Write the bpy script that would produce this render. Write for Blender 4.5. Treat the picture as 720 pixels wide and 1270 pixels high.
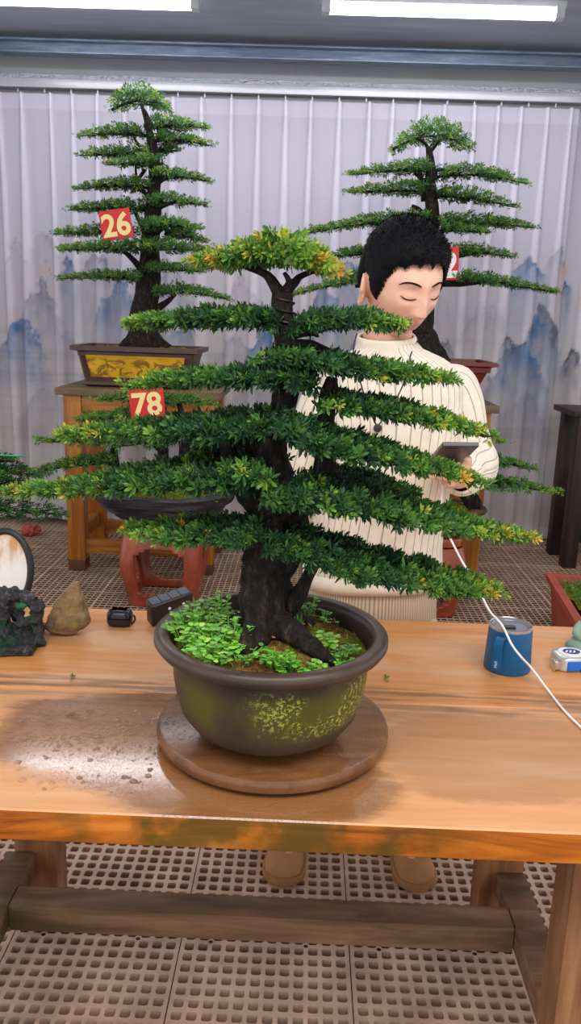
import bpy, bmesh, math, random
import numpy as np
from mathutils import Vector, Matrix, noise as mnoise

random.seed(7)
rng = np.random.default_rng(11)
scene = bpy.context.scene
for o in list(bpy.data.objects):
    bpy.data.objects.remove(o)
COL = scene.collection
PI = math.pi
R = math.radians

# ---------------------------------------------------------------- camera
FPX, CAMH, PITCH, ROLL, YAW = 1000.0, 1.45, R(13.5), R(1.9), R(0.9)
_f = np.array([-math.sin(YAW) * math.cos(PITCH), math.cos(YAW) * math.cos(PITCH), -math.sin(PITCH)])
_x = np.array([math.cos(YAW), math.sin(YAW), 0.0])
_z = np.cross(_x, _f)
_r = _x * math.cos(ROLL) + _z * math.sin(ROLL)
_u = _z * math.cos(ROLL) - _x * math.sin(ROLL)
cam_data = bpy.data.cameras.new('camera')
cam = bpy.data.objects.new('camera', cam_data)
COL.objects.link(cam)
cam_data.sensor_fit = 'VERTICAL'
cam_data.sensor_height = 36.0
cam_data.lens = 36.0 * FPX / 1270.0
cam_data.clip_start = 0.05
m = Matrix.Identity(4)
for i in range(3):
    m[i][0] = _r[i]; m[i][1] = _u[i]; m[i][2] = -_f[i]
m[2][3] = CAMH
cam.matrix_world = m
scene.camera = cam


def P(px, py, Y):
    """world point on the sight line of a photo pixel at distance Y"""
    v = _f + _r * ((px - 360) / FPX) + _u * ((635 - py) / FPX)
    v = v * (Y / v[1])
    return np.array([v[0], v[1], v[2] + CAMH])


def PZ(px, py, Z):
    v = _f + _r * ((px - 360) / FPX) + _u * ((635 - py) / FPX)
    v = v * ((Z - CAMH) / v[2])
    return np.array([v[0], v[1], Z])


# ---------------------------------------------------------------- world and light
w = bpy.data.worlds.new('world')
scene.world = w
w.use_nodes = True
w.node_tree.nodes['Background'].inputs[0].default_value = (0.93, 0.96, 1.0, 1)
w.node_tree.nodes['Background'].inputs[1].default_value = 1.15


def area(name, loc, target, sx, sy, power, col=(1, 1, 1)):
    ld = bpy.data.lights.new(name, 'AREA')
    ld.shape = 'RECTANGLE'; ld.size = sx; ld.size_y = sy
    ld.energy = power; ld.color = col
    o = bpy.data.objects.new(name, ld)
    COL.objects.link(o)
    o.location = loc
    d = Vector(target) - Vector(loc)
    o.rotation_euler = d.to_track_quat('-Z', 'Y').to_euler()
    return o


area('ceiling_daylight_front', (0.2, 0.2, 2.95), (0, 1.5, 0.7), 3.0, 1.6, 95, (1.0, 0.98, 0.95))
area('ceiling_tube_row_middle', (0.0, 2.9, 2.95), (0, 3.0, 0), 3.4, 0.5, 20, (0.97, 0.98, 1.0))
area('ceiling_tube_row_rear', (0.0, 4.55, 2.93), (0, 4.9, 0), 3.6, 0.3, 34, (0.95, 0.96, 1.0))

vs = scene.view_settings
scene.display_settings.display_device = 'sRGB'
vs.view_transform = 'Standard'
vs.look = 'None'
vs.exposure = 0.0
vs.gamma = 1.0
vs.use_curve_mapping = False


# ---------------------------------------------------------------- material helpers
def lin(c):
    return tuple((v / 12.92 if v <= 0.04045 else ((v + 0.055) / 1.055) ** 2.4) for v in [k / 255.0 for k in c])


class NT:
    def __init__(self, name, rough=0.6, spec=0.5, metallic=0.0):
        self.m = bpy.data.materials.new(name)
        self.m.use_nodes = True
        self.t = self.m.node_tree
        self.b = self.t.nodes['Principled BSDF']
        self.b.inputs['Roughness'].default_value = rough
        self.b.inputs['Specular IOR Level'].default_value = spec
        self.b.inputs['Metallic'].default_value = metallic
        self._co = None

    def n(self, typ, **kw):
        nd = self.t.nodes.new(typ)
        for k, v in kw.items():
            setattr(nd, k, v)
        return nd

    def link(self, a, b):
        self.t.links.new(a, b)

    def put(self, sock, v):
        if hasattr(v, 'is_linked') or isinstance(v, bpy.types.NodeSocket):
            self.link(v, sock)
        elif isinstance(v, (tuple, list)) and len(v) == 3 and sock.type == 'RGBA':
            sock.default_value = (*v, 1)
        else:
            sock.default_value = v

    def obj(self):
        if self._co is None:
            self._co = self.n('ShaderNodeTexCoord').outputs['Object']
        return self._co

    def uv(self):
        return self.n('ShaderNodeUVMap').outputs[0]

    def scale(self, v, s):
        nd = self.n('ShaderNodeMapping')
        self.link(v, nd.inputs['Vector'])
        nd.inputs['Scale'].default_value = s
        return nd.outputs[0]

    def noise(self, v, sc, detail=3.0, rough=0.55, dist=0.0):
        nd = self.n('ShaderNodeTexNoise')
        self.link(v, nd.inputs['Vector'])
        nd.inputs['Scale'].default_value = sc
        nd.inputs['Detail'].default_value = detail
        nd.inputs['Roughness'].default_value = rough
        nd.inputs['Distortion'].default_value = dist
        return nd.outputs[0]

    def voro(self, v, sc, feature='F1'):
        nd = self.n('ShaderNodeTexVoronoi')
        nd.feature = feature
        self.link(v, nd.inputs['Vector'])
        nd.inputs['Scale'].default_value = sc
        return nd.outputs['Distance']

    def ramp(self, v, stops, interp='LINEAR'):
        nd = self.n('ShaderNodeValToRGB')
        cr = nd.color_ramp
        cr.interpolation = interp
        while len(cr.elements) < len(stops):
            cr.elements.new(0.5)
        for e, (p, c) in zip(cr.elements, stops):
            e.position = p
            e.color = (*c, 1) if len(c) == 3 else c
        self.link(v, nd.inputs[0])
        return nd.outputs[0]

    def maprange(self, v, a, b, c=0.0, d=1.0, smooth=True):
        nd = self.n('ShaderNodeMapRange')
        if smooth:
            nd.interpolation_type = 'SMOOTHSTEP'
        self.put(nd.inputs[0], v)
        for i, k in enumerate((a, b, c, d)):
            nd.inputs[1 + i].default_value = k
        return nd.outputs[0]

    def math(self, op, a, b=0.0):
        nd = self.n('ShaderNodeMath', operation=op)
        self.put(nd.inputs[0], a); self.put(nd.inputs[1], b)
        return nd.outputs[0]

    def mix(self, f, a, b, blend='MIX'):
        nd = self.n('ShaderNodeMix', data_type='RGBA', blend_type=blend)
        self.put(nd.inputs[0], f)
        self.put(nd.inputs[6], a); self.put(nd.inputs[7], b)
        return nd.outputs[2]

    def sep(self, v):
        nd = self.n('ShaderNodeSeparateXYZ')
        self.link(v, nd.inputs[0])
        return nd.outputs

    def attr(self, name):
        nd = self.n('ShaderNodeAttribute')
        nd.attribute_name = name
        return nd

    def color(self, v):
        self.put(self.b.inputs['Base Color'], v)

    def bump(self, h, strength=0.4, dist=0.01):
        nd = self.n('ShaderNodeBump')
        nd.inputs['Strength'].default_value = strength
        nd.inputs['Distance'].default_value = dist
        self.link(h, nd.inputs['Height'])
        self.link(nd.outputs[0], self.b.inputs['Normal'])


def plain(name, rgb, rough=0.5, spec=0.5, metallic=0.0, var=0.12, sc=12.0, bump=0.0, bsc=60.0):
    k = NT(name, rough, spec, metallic)
    c = lin(rgb)
    a = tuple(v * (1 - var) for v in c); b = tuple(min(1, v * (1 + var)) for v in c)
    k.color(k.ramp(k.noise(k.obj(), sc), [(0.3, a), (0.7, b)]))
    if bump:
        k.bump(k.noise(k.obj(), bsc), bump, 0.004)
    return k.m


def wood(name, dark, mid, light, axis='X', rough=0.45, sc=1.0, spec=0.4):
    k = NT(name, rough, spec)
    s = {'X': (1.2, 14, 14), 'Y': (14, 1.2, 14), 'Z': (14, 14, 1.2)}[axis]
    v = k.scale(k.obj(), tuple(q * sc for q in s))
    g = k.noise(v, 2.0, 6.0, 0.6, 0.6)
    k.color(k.ramp(g, [(0.28, lin(dark)), (0.5, lin(mid)), (0.72, lin(light))]))
    k.bump(g, 0.25, 0.004)
    return k.m


# ---------------------------------------------------------------- object helpers
OFF = {}


def thing(name, label, cat, loc, group=None):
    o = bpy.data.objects.new(name, None)
    o.empty_display_size = 0.05
    COL.objects.link(o)
    o.location = tuple(float(v) for v in loc)
    OFF[o.name] = np.array(o.location)
    o['label'] = label; o['category'] = cat
    if group:
        o['group'] = group
    return o


def tag(o, label, cat, group=None, kind=None):
    o['label'] = label; o['category'] = cat
    if group: o['group'] = group
    if kind: o['kind'] = kind
    return o


class G:
    """collects geometry in world coordinates; build() links it as one mesh object"""

    def __init__(self):
        self.v = []; self.f = []; self.mi = []; self.uv = []; self.cur = 0; self.n = 0; self.has_uv = False

    def add(self, verts, faces, mi=None, uv=None):
        verts = np.asarray(verts, float)
        b = self.n
        self.v.append(verts); self.n += len(verts)
        self.f += [tuple(i + b for i in f) for f in faces]
        self.mi += [self.cur if mi is None else mi] * len(faces)
        if uv is not None:
            self.has_uv = True
            self.uv.append(np.asarray(uv, float))
        else:
            self.uv.append(np.zeros((len(verts), 2)))
        return self

    def box(self, c, s, rz=0.0, bevel=0.004, mi=None, rot=None, taper=1.0, seg=2):
        bm = bmesh.new()
        bmesh.ops.create_cube(bm, size=1.0)
        for v in bm.verts:
            v.co = Vector((v.co.x * s[0], v.co.y * s[1], v.co.z * s[2]))
            if taper != 1.0 and v.co.z < 0:
                v.co.x *= taper; v.co.y *= taper
        if bevel > 0:
            bmesh.ops.bevel(bm, geom=list(bm.edges), offset=bevel, segments=seg, affect='EDGES', profile=0.7)
        M = Matrix.Rotation(rz, 3, 'Z') if rot is None else rot
        vs_ = [tuple(M @ v.co + Vector(tuple(float(q) for q in c))) for v in bm.verts]
        bm.verts.index_update()
        fs = [tuple(v.index for v in f.verts) for f in bm.faces]
        bm.free()
        return self.add(vs_, fs, mi)

    def lathe(self, prof, c, n=48, mi=None, cap0=True, cap1=True, sx=1.0, sy=1.0, rot=None):
        vs_ = []
        for (r_, z_) in prof:
            for i in range(n):
                a = 2 * PI * i / n
                vs_.append((r_ * math.cos(a) * sx, r_ * math.sin(a) * sy, z_))
        fs = []
        for j in range(len(prof) - 1):
            for i in range(n):
                k = (i + 1) % n
                fs.append((j * n + i, j * n + k, (j + 1) * n + k, (j + 1) * n + i))
        if cap0: fs.append(tuple(range(n))[::-1])
        if cap1: fs.append(tuple((len(prof) - 1) * n + i for i in range(n)))
        vs_ = np.array(vs_)
        if rot is not None:
            vs_ = vs_ @ np.array(rot).T
        return self.add(vs_ + np.array(c, float), fs, mi)

    def tube(self, pts, rad, n=8, mi=None, res=4, bumpy=0.0, bfreq=30.0, cap=True, flat=1.0, uvs=False):
        pts = np.asarray(pts, float)
        rad = np.asarray(rad, float) if np.ndim(rad) else np.full(len(pts), float(rad))
        if res > 1 and len(pts) > 2:
            pts, rad = spline(pts, rad, res)
        L = len(pts)
        T = np.gradient(pts, axis=0)
        T /= np.linalg.norm(T, axis=1)[:, None] + 1e-12
        ref = np.array([0, 0, 1.0]) if abs(T[0][2]) < 0.9 else np.array([0, 1.0, 0])
        nrm = np.cross(T[0], ref); nrm /= np.linalg.norm(nrm)
        vs_ = []; uv = []
        for i in range(L):
            nrm = nrm - T[i] * (nrm @ T[i]); nrm /= np.linalg.norm(nrm)
            bn = np.cross(T[i], nrm)
            for j in range(n):
                a = 2 * PI * j / n
                d = nrm * math.cos(a) + bn * math.sin(a) * flat
                rr = rad[i]
                p = pts[i] + d * rr
                if bumpy:
                    q = Vector((p[0] * bfreq, p[1] * bfreq, p[2] * bfreq * 0.45))
                    p = p + d * rr * bumpy * (mnoise.noise(q) + 0.5 * mnoise.noise(q * 2.3))
                vs_.append(p); uv.append((j / n, i / max(1, L - 1)))
        fs = []
        for i in range(L - 1):
            for j in range(n):
                k = (j + 1) % n
                fs.append((i * n + j, i * n + k, (i + 1) * n + k, (i + 1) * n + j))
        if cap:
            fs.append(tuple(range(n))[::-1]); fs.append(tuple((L - 1) * n + j for j in range(n)))
        return self.add(vs_, fs, mi, uv if uvs else None)

    def loft(self, rings, mi=None, cap=True, uvs=None):
        n = len(rings[0])
        vs_ = np.concatenate([np.asarray(q, float) for q in rings])
        fs = []
        for i in range(len(rings) - 1):
            for j in range(n):
                k = (j + 1) % n
                fs.append((i * n + j, i * n + k, (i + 1) * n + k, (i + 1) * n + j))
        if cap:
            fs.append(tuple(range(n))[::-1]); fs.append(tuple((len(rings) - 1) * n + j for j in range(n)))
        return self.add(vs_, fs, mi, uvs)

    def build(self, name, mat, parent=None, smooth=True, sharp=40, attrs=None):
        me = bpy.data.meshes.new(name)
        V = np.concatenate(self.v)
        o = bpy.data.objects.new(name, me)
        COL.objects.link(o)
        off = np.zeros(3)
        if parent is not None:
            off = OFF.get(parent.name, off)
            o.parent = parent
        OFF[o.name] = off
        me.from_pydata((V - off).tolist(), [], self.f)
        mats = mat if isinstance(mat, (list, tuple)) else [mat]
        for q in mats:
            me.materials.append(q)
        me.polygons.foreach_set('material_index', np.array(self.mi, dtype=np.int32))
        if self.has_uv:
            UV = np.concatenate(self.uv)
            ul = me.uv_layers.new(name='UVMap')
            li = np.zeros(len(me.loops), dtype=np.int32)
            me.loops.foreach_get('vertex_index', li)
            ul.data.foreach_set('uv', UV[li].ravel())
        if attrs:
            for k, a in attrs.items():
                a = np.asarray(a, dtype=np.float32)
                if a.ndim == 1:
                    at = me.attributes.new(k, 'FLOAT', 'POINT'); at.data.foreach_set('value', a)
                else:
                    at = me.attributes.new(k, 'FLOAT_COLOR', 'POINT')
                    at.data.foreach_set('color', np.concatenate([a, np.ones((len(a), 1), np.float32)], 1).ravel())
        if smooth:
            me.polygons.foreach_set('use_smooth', np.ones(len(me.polygons), dtype=bool))
            if sharp is not None:
                me.set_sharp_from_angle(angle=R(sharp))
        me.update()
        return o


def spline(pts, rad, res):
    out = []; ro = []
    n = len(pts)
    for i in range(n - 1):
        p0 = pts[max(0, i - 1)]; p1 = pts[i]; p2 = pts[i + 1]; p3 = pts[min(n - 1, i + 2)]
        for k in range(res):
            t = k / res
            out.append(0.5 * ((2 * p1) + (-p0 + p2) * t + (2 * p0 - 5 * p1 + 4 * p2 - p3) * t * t + (-p0 + 3 * p1 - 3 * p2 + p3) * t ** 3))
            ro.append(rad[i] * (1 - t) + rad[i + 1] * t)
    out.append(pts[-1]); ro.append(rad[-1])
    return np.array(out), np.array(ro)


def bake(o, mods):
    """apply modifiers, given as (type, {settings}), to a mesh object"""
    for typ, kw in mods:
        md = o.modifiers.new(typ.lower(), typ)
        for k, v in kw.items():
            setattr(md, k, v)
    bpy.context.view_layer.update()
    dg = bpy.context.evaluated_depsgraph_get()
    me = bpy.data.meshes.new_from_object(o.evaluated_get(dg), depsgraph=dg)
    old = o.data
    nm = old.name
    o.modifiers.clear()
    o.data = me
    bpy.data.meshes.remove(old)
    me.name = nm
    me.polygons.foreach_set('use_smooth', np.ones(len(me.polygons), dtype=bool))
    return o


def text_mesh(body, size, extrude=0.0008, offset=0.0):
    cu = bpy.data.curves.new('lettering', 'FONT')
    cu.body = body; cu.size = size; cu.extrude = extrude; cu.offset = offset
    cu.align_x = 'CENTER'; cu.align_y = 'CENTER'
    cu.resolution_u = 4
    o = bpy.data.objects.new('lettering', cu)
    COL.objects.link(o)
    bpy.context.view_layer.update()
    dg = bpy.context.evaluated_depsgraph_get()
    me = o.evaluated_get(dg).to_mesh()
    V = np.array([tuple(v.co) for v in me.vertices]); F_ = [tuple(p.vertices) for p in me.polygons]
    o.evaluated_get(dg).to_mesh_clear()
    bpy.data.objects.remove(o); bpy.data.curves.remove(cu)
    return V, F_


def structure(o):
    o['kind'] = 'structure'
    return o


# ---------------------------------------------------------------- materials
M = {}
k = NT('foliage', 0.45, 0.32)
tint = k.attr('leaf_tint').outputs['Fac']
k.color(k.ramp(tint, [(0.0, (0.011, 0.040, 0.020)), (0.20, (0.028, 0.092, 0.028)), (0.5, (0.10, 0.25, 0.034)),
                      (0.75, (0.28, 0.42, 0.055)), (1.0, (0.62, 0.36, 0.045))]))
tr = k.n('ShaderNodeBsdfTranslucent')
k.link(k.b.inputs['Base Color'].links[0].from_socket, tr.inputs[0])
mx = k.n('ShaderNodeMixShader'); mx.inputs[0].default_value = 0.22
k.link(k.b.outputs[0], mx.inputs[1]); k.link(tr.outputs[0], mx.inputs[2])
k.link(mx.outputs[0], k.t.nodes['Material Output'].inputs[0])
M['leaf'] = k.m

k = NT('weed_leaf', 0.5, 0.4)
k.color(k.ramp(k.attr('leaf_tint').outputs['Fac'], [(0.0, (0.05, 0.20, 0.03)), (0.5, (0.16, 0.46, 0.04)), (1.0, (0.42, 0.66, 0.10))]))
M['weed'] = k.m

k = NT('bark', 0.85, 0.25)
v = k.scale(k.obj(), (1, 1, 0.4))
nb = k.noise(v, 70, 5, 0.65)
k.color(k.ramp(nb, [(0.34, (0.007, 0.005, 0.004)), (0.54, (0.026, 0.018, 0.014)), (0.72, (0.10, 0.07, 0.054))]))
k.bump(nb, 1.0, 0.02)
M['bark'] = k.m

k = NT('moss_soil', 0.95, 0.1)
n1 = k.noise(k.obj(), 16, 5); n2 = k.noise(k.obj(), 110, 4)
c1 = k.ramp(n2, [(0.3, lin((58, 42, 26))), (0.55, lin((120, 88, 44))), (0.75, lin((170, 120, 62)))])
c2 = k.ramp(n2, [(0.3, lin((66, 82, 20))), (0.7, lin((150, 160, 48)))])
k.color(k.mix(k.maprange(n1, 0.45, 0.58), c1, c2))
k.bump(n2, 0.8, 0.01)
M['soil'] = k.m

k = NT('bright_moss', 0.95, 0.1)
n2 = k.noise(k.obj(), 90, 4)
k.color(k.ramp(n2, [(0.25, lin((60, 66, 18))), (0.5, lin((110, 120, 30))), (0.75, lin((170, 168, 60)))]))
k.bump(n2, 1.0, 0.02)
M['moss'] = k.m

# ---------------------------------------------------------------- the setting: floor
k = NT('grating_plastic', 0.6, 0.35)
nf = k.noise(k.obj(), 9, 5)
k.color(k.ramp(nf, [(0.3, lin((176, 144, 122))), (0.7, lin((216, 184, 158)))]))
k.bump(k.noise(k.obj(), 160, 2), 0.15, 0.002)
M['grating'] = k.m
k = NT('ground_under_grating', 0.95, 0.1)
nf = k.noise(k.obj(), 14, 5)
k.color(k.ramp(nf, [(0.3, lin((28, 18, 13))), (0.7, lin((92, 64, 48)))]))
M['under'] = k.m

PT = 0.4                                     # panel pitch
SX0, SY0 = -0.652, 1.262                     # seam positions


def grating_cells(g, x0, y0, depth=0.035):
    N = 12
    mgn = 0.0045
    x0 += 0.0012; y0 += 0.0012
    W = PT - 0.0024
    p = (W - 2 * mgn) / N
    hh = p * 0.5 - 0.0050
    ch = 0.0038
    # outer rim frame
    octs = [(-hh, -hh + ch), (-hh + ch, -hh), (hh - ch, -hh), (hh, -hh + ch), (hh, hh - ch), (hh - ch, hh), (-hh + ch, hh), (-hh, hh - ch)]
    V = []; F_ = []
    for i in range(N):
        for j in range(N):
            cx = x0 + mgn + (i + .5) * p; cy = y0 + mgn + (j + .5) * p
            xl = -p / 2 - (mgn if i == 0 else 0); xr = p / 2 + (mgn if i == N - 1 else 0)
            yl = -p / 2 - (mgn if j == 0 else 0); yr = p / 2 + (mgn if j == N - 1 else 0)
            b = len(V)
            for (a, c) in octs: V.append((cx + a, cy + c, 0.0))
            for (a, c) in octs: V.append((cx + a * 1.04, cy + c * 1.04, -depth))
            V += [(cx + xl, cy + yl, 0), (cx + xr, cy + yl, 0), (cx + xr, cy + yr, 0), (cx + xl, cy + yr, 0)]
            q = b + 16
            F_ += [(b, q, b + 1), (b + 1, q, q + 1, b + 2), (b + 2, q + 1, b + 3), (b + 3, q + 1, q + 2, b + 4),
                   (b + 4, q + 2, b + 5), (b + 5, q + 2, q + 3, b + 6), (b + 6, q + 3, b + 7), (b + 7, q + 3, q, b)]
            for t in range(8):
                s = (t + 1) % 8
                F_.append((b + t, b + s, b + 8 + s, b + 8 + t))
    g.add(V, F_, 0)
    for i in (2, 9):                                     # screw eyes
        for j in (1, 10):
            cx = x0 + mgn + (i + (0 if i > 5 else 0)) * p; cy = y0 + mgn + (j + 1) * p
            ring = [(cx + r_ * math.cos(a), cy + r_ * math.sin(a), z_) for r_, z_ in ((.0092, .0002), (.0088, .0012), (.0058, .0012), (.0056, .0004)) for a in np.linspace(0, 2 * PI, 16, endpoint=False)]
            g.add(ring, [(k_ * 16 + a, k_ * 16 + (a + 1) % 16, (k_ + 1) * 16 + (a + 1) % 16, (k_ + 1) * 16 + a) for k_ in range(3) for a in range(16)], 0)
            g.add(ring[48:], [tuple(range(16))], 1)


g = G()
for i in range(-1, 5):
    for j in range(0, 4):
        grating_cells(g, SX0 + PT * i, SY0 + PT * j)
# farther away and to the sides: the same grating as crossing bars
yfar0, yfar1 = SY0 + 4 * PT, 5.62
xa, xb = SX0 - 5 * PT, SX0 + 8 * PT


def bars(g, x0, x1, y0, y1):
    p = PT / 12
    nx = int(round((x1 - x0) / p)); ny = int(round((y1 - y0) / p))
    for i in range(nx + 1):
        wd = 0.0044 if i % 12 else 0.011
        x = x0 + i * p
        V = [(x - wd / 2, y0, 0), (x + wd / 2, y0, 0), (x + wd / 2, y1, 0), (x - wd / 2, y1, 0)]
        V += [(a, b_, -0.005) for a, b_, _ in V]
        g.add(V, [(0, 1, 2, 3), (0, 3, 7, 4), (1, 5, 6, 2)], 0)
    for j in range(ny + 1):
        wd = 0.0044 if j % 12 else 0.011
        y = y0 + j * p
        V = [(x0, y - wd / 2, -0.0006), (x1, y - wd / 2, -0.0006), (x1, y + wd / 2, -0.0006), (x0, y + wd / 2, -0.0006)]
        V += [(a, b_, -0.005) for a, b_, _ in V]
        g.add(V, [(0, 1, 2, 3), (0, 4, 5, 1), (2, 6, 7, 3)], 0)


bars(g, xa, xb, yfar0, yfar0 + PT * 7)
bars(g, xa, SX0 - PT, SY0, yfar0)
bars(g, SX0 + 5 * PT, xb, SY0, yfar0)
bars(g, xa, xb, SY0 - 3 * PT, SY0)
g.add([(-4, -1.5, -0.10), (4, -1.5, -0.10), (4, 5.8, -0.07), (-4, 5.8, -0.10)], [(0, 1, 2, 3)], 1)
structure(g.build('floor', [M['grating'], M['under']], smooth=False))

# back wall, ceiling, beam, rail
M['panel'] = plain('wall_panel', (196, 194, 200), 0.5, var=0.04, sc=3)
k = NT('ceiling_sheet', 0.5, 0.4)
k.color(k.ramp(k.noise(k.scale(k.obj(), (0.6, 5, 1)), 2.0), [(0.3, lin((146, 150, 166))), (0.7, lin((168, 170, 184)))]))
M['ceil'] = k.m
k = NT('painted_steel', 0.35, 0.5, 0.5)
nn = k.noise(k.scale(k.obj(), (1, 8, 8)), 6, 5)
k.color(k.ramp(nn, [(0.3, lin((96, 112, 134))), (0.7, lin((140, 152, 172)))]))
M['steel'] = k.m
M['white_metal'] = plain('white_metal', (176, 174, 182), 0.3, 0.5, 0.2, var=0.04)
k = NT('crinkled_foil', 0.16, 0.5, 0.95)
k.color(lin((206, 208, 220)))
k.bump(k.noise(k.obj(), 60, 4), 0.9, 0.02)
M['foil'] = k.m

g = G(); g.box((0, 5.66, 1.5), (8, 0.06, 3.2), bevel=0); structure(g.build('wall_back', M['panel'], smooth=False))
g = G(); g.box((0, 2.9, 3.09), (8, 5.6, 0.06), bevel=0)
for yy in (1.2, 2.4, 3.6):                                  # standing seams of the sheets
    g.box((0, yy, 3.055), (8, 0.04, 0.03), bevel=0.005)
structure(g.build('ceiling', M['ceil'], smooth=False))
g = G(); g.box((0, 5.36, 2.985), (8, 0.05, 0.075), bevel=0.004); g.box((0, 5.33, 2.952), (8, 0.09, 0.012), bevel=0.003); g.box((0, 5.33, 3.02), (8, 0.09, 0.012), bevel=0.003)
structure(g.build('trim_1', M['steel'], smooth=False))
g = G(); g.box((0, 5.56, 2.86), (8, 0.10, 0.06), bevel=0.004)
structure(g.build('trim_2', M['foil'], smooth=False))

g = G(); g.box((0, 5.40, 2.80), (7.6, 0.07, 0.05), bevel=0.008); 
t = thing('curtain_rail', 'long white metal curtain rail across the top of the printed curtains', 'curtain rail', (0, 5.40, 2.8))
g.build('rail', M['white_metal'], t)
g = G()
for i in range(44):
    g.tube([(-3.5 + i * 0.165, 5.4, 2.778), (-3.5 + i * 0.165, 5.4, 2.752)], 0.006, 6)
g.build('glider_row', M['white_metal'], t)['kind'] = 'stuff'


# ---------------------------------------------------------------- curtains
def vnoise2(x, y, seed=0):
    xi = np.floor(x).astype(int); yi = np.floor(y).astype(int)
    xf = x - xi; yf = y - yi
    def h(a, b):
        q = (a * 374761393 + b * 668265263 + seed * 974711) & 0x7fffffff
        q = ((q ^ (q >> 13)) * 1274126177) & 0x7fffffff
        return ((q ^ (q >> 16)) & 0xffff) / 65535.0
    u_ = xf * xf * (3 - 2 * xf); v_ = yf * yf * (3 - 2 * yf)
    return (h(xi, yi) * (1 - u_) + h(xi + 1, yi) * u_) * (1 - v_) + (h(xi, yi + 1) * (1 - u_) + h(xi + 1, yi + 1) * u_) * v_


def fbm2(x, y, seed=0, oc=4):
    s = 0; a = 0.5; tot = 0
    for i in range(oc):
        s = s + a * vnoise2(x * 2 ** i, y * 2 ** i, seed + i); tot += a; a *= 0.5
    return s / tot


BLUE = (0.06, 0.15, 0.31); GREY = (0.26, 0.25, 0.32); DARK = (0.06, 0.07, 0.12); ORNG = (0.58, 0.36, 0.26); PURP = (0.36, 0.31, 0.38)
# ink mountains on the print: peak pixel, half width px, fade length px, colour, strength
MTN = [(57, 282, 16, 60, PURP, .55), (57, 322, 10, 16, ORNG, .5), (50, 352, 22, 60, GREY, .75), (27, 396, 24, 46, BLUE, .75), (20, 305, 16, 60, PURP, .35),
       (84, 320, 9, 46, BLUE, .7), (84, 410, 14, 45, PURP, .4), (120, 310, 22, 60, GREY, .6), (150, 352, 30, 55, BLUE, .55), (212, 330, 18, 60, GREY, .5), (225, 400, 16, 40, BLUE, .4),
       (300, 345, 22, 60, PURP, .4), (328, 412, 20, 40, BLUE, .85), (292, 420, 26, 50, GREY, .4), (400, 356, 22, 50, BLUE, .6), (440, 318, 24, 60, BLUE, .5), (445, 420, 20, 60, BLUE, .4),
       (552, 416, 10, 26, DARK, .6), (658, 318, 20, 44, BLUE, .6), (645, 420, 30, 46, BLUE, .95), (630, 415, 10, 20, DARK, .7), (674, 384, 22, 40, DARK, .6), (672, 392, 20, 60, BLUE, .6),
       (688, 402, 7, 24, DARK, .8), (692, 305, 10, 80, GREY, .5), (702, 320, 6, 22, ORNG, .6), (707, 342, 6, 46, BLUE, .9), (712, 434, 8, 30, DARK, .8),
       (650, 490, 40, 70, GREY, .35), (60, 480, 40, 60, GREY, .3), (390, 300, 20, 60, PURP, .3), (600, 380, 40, 30, GREY, .25), (520, 330, 40, 60, PURP, .3)]


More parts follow.
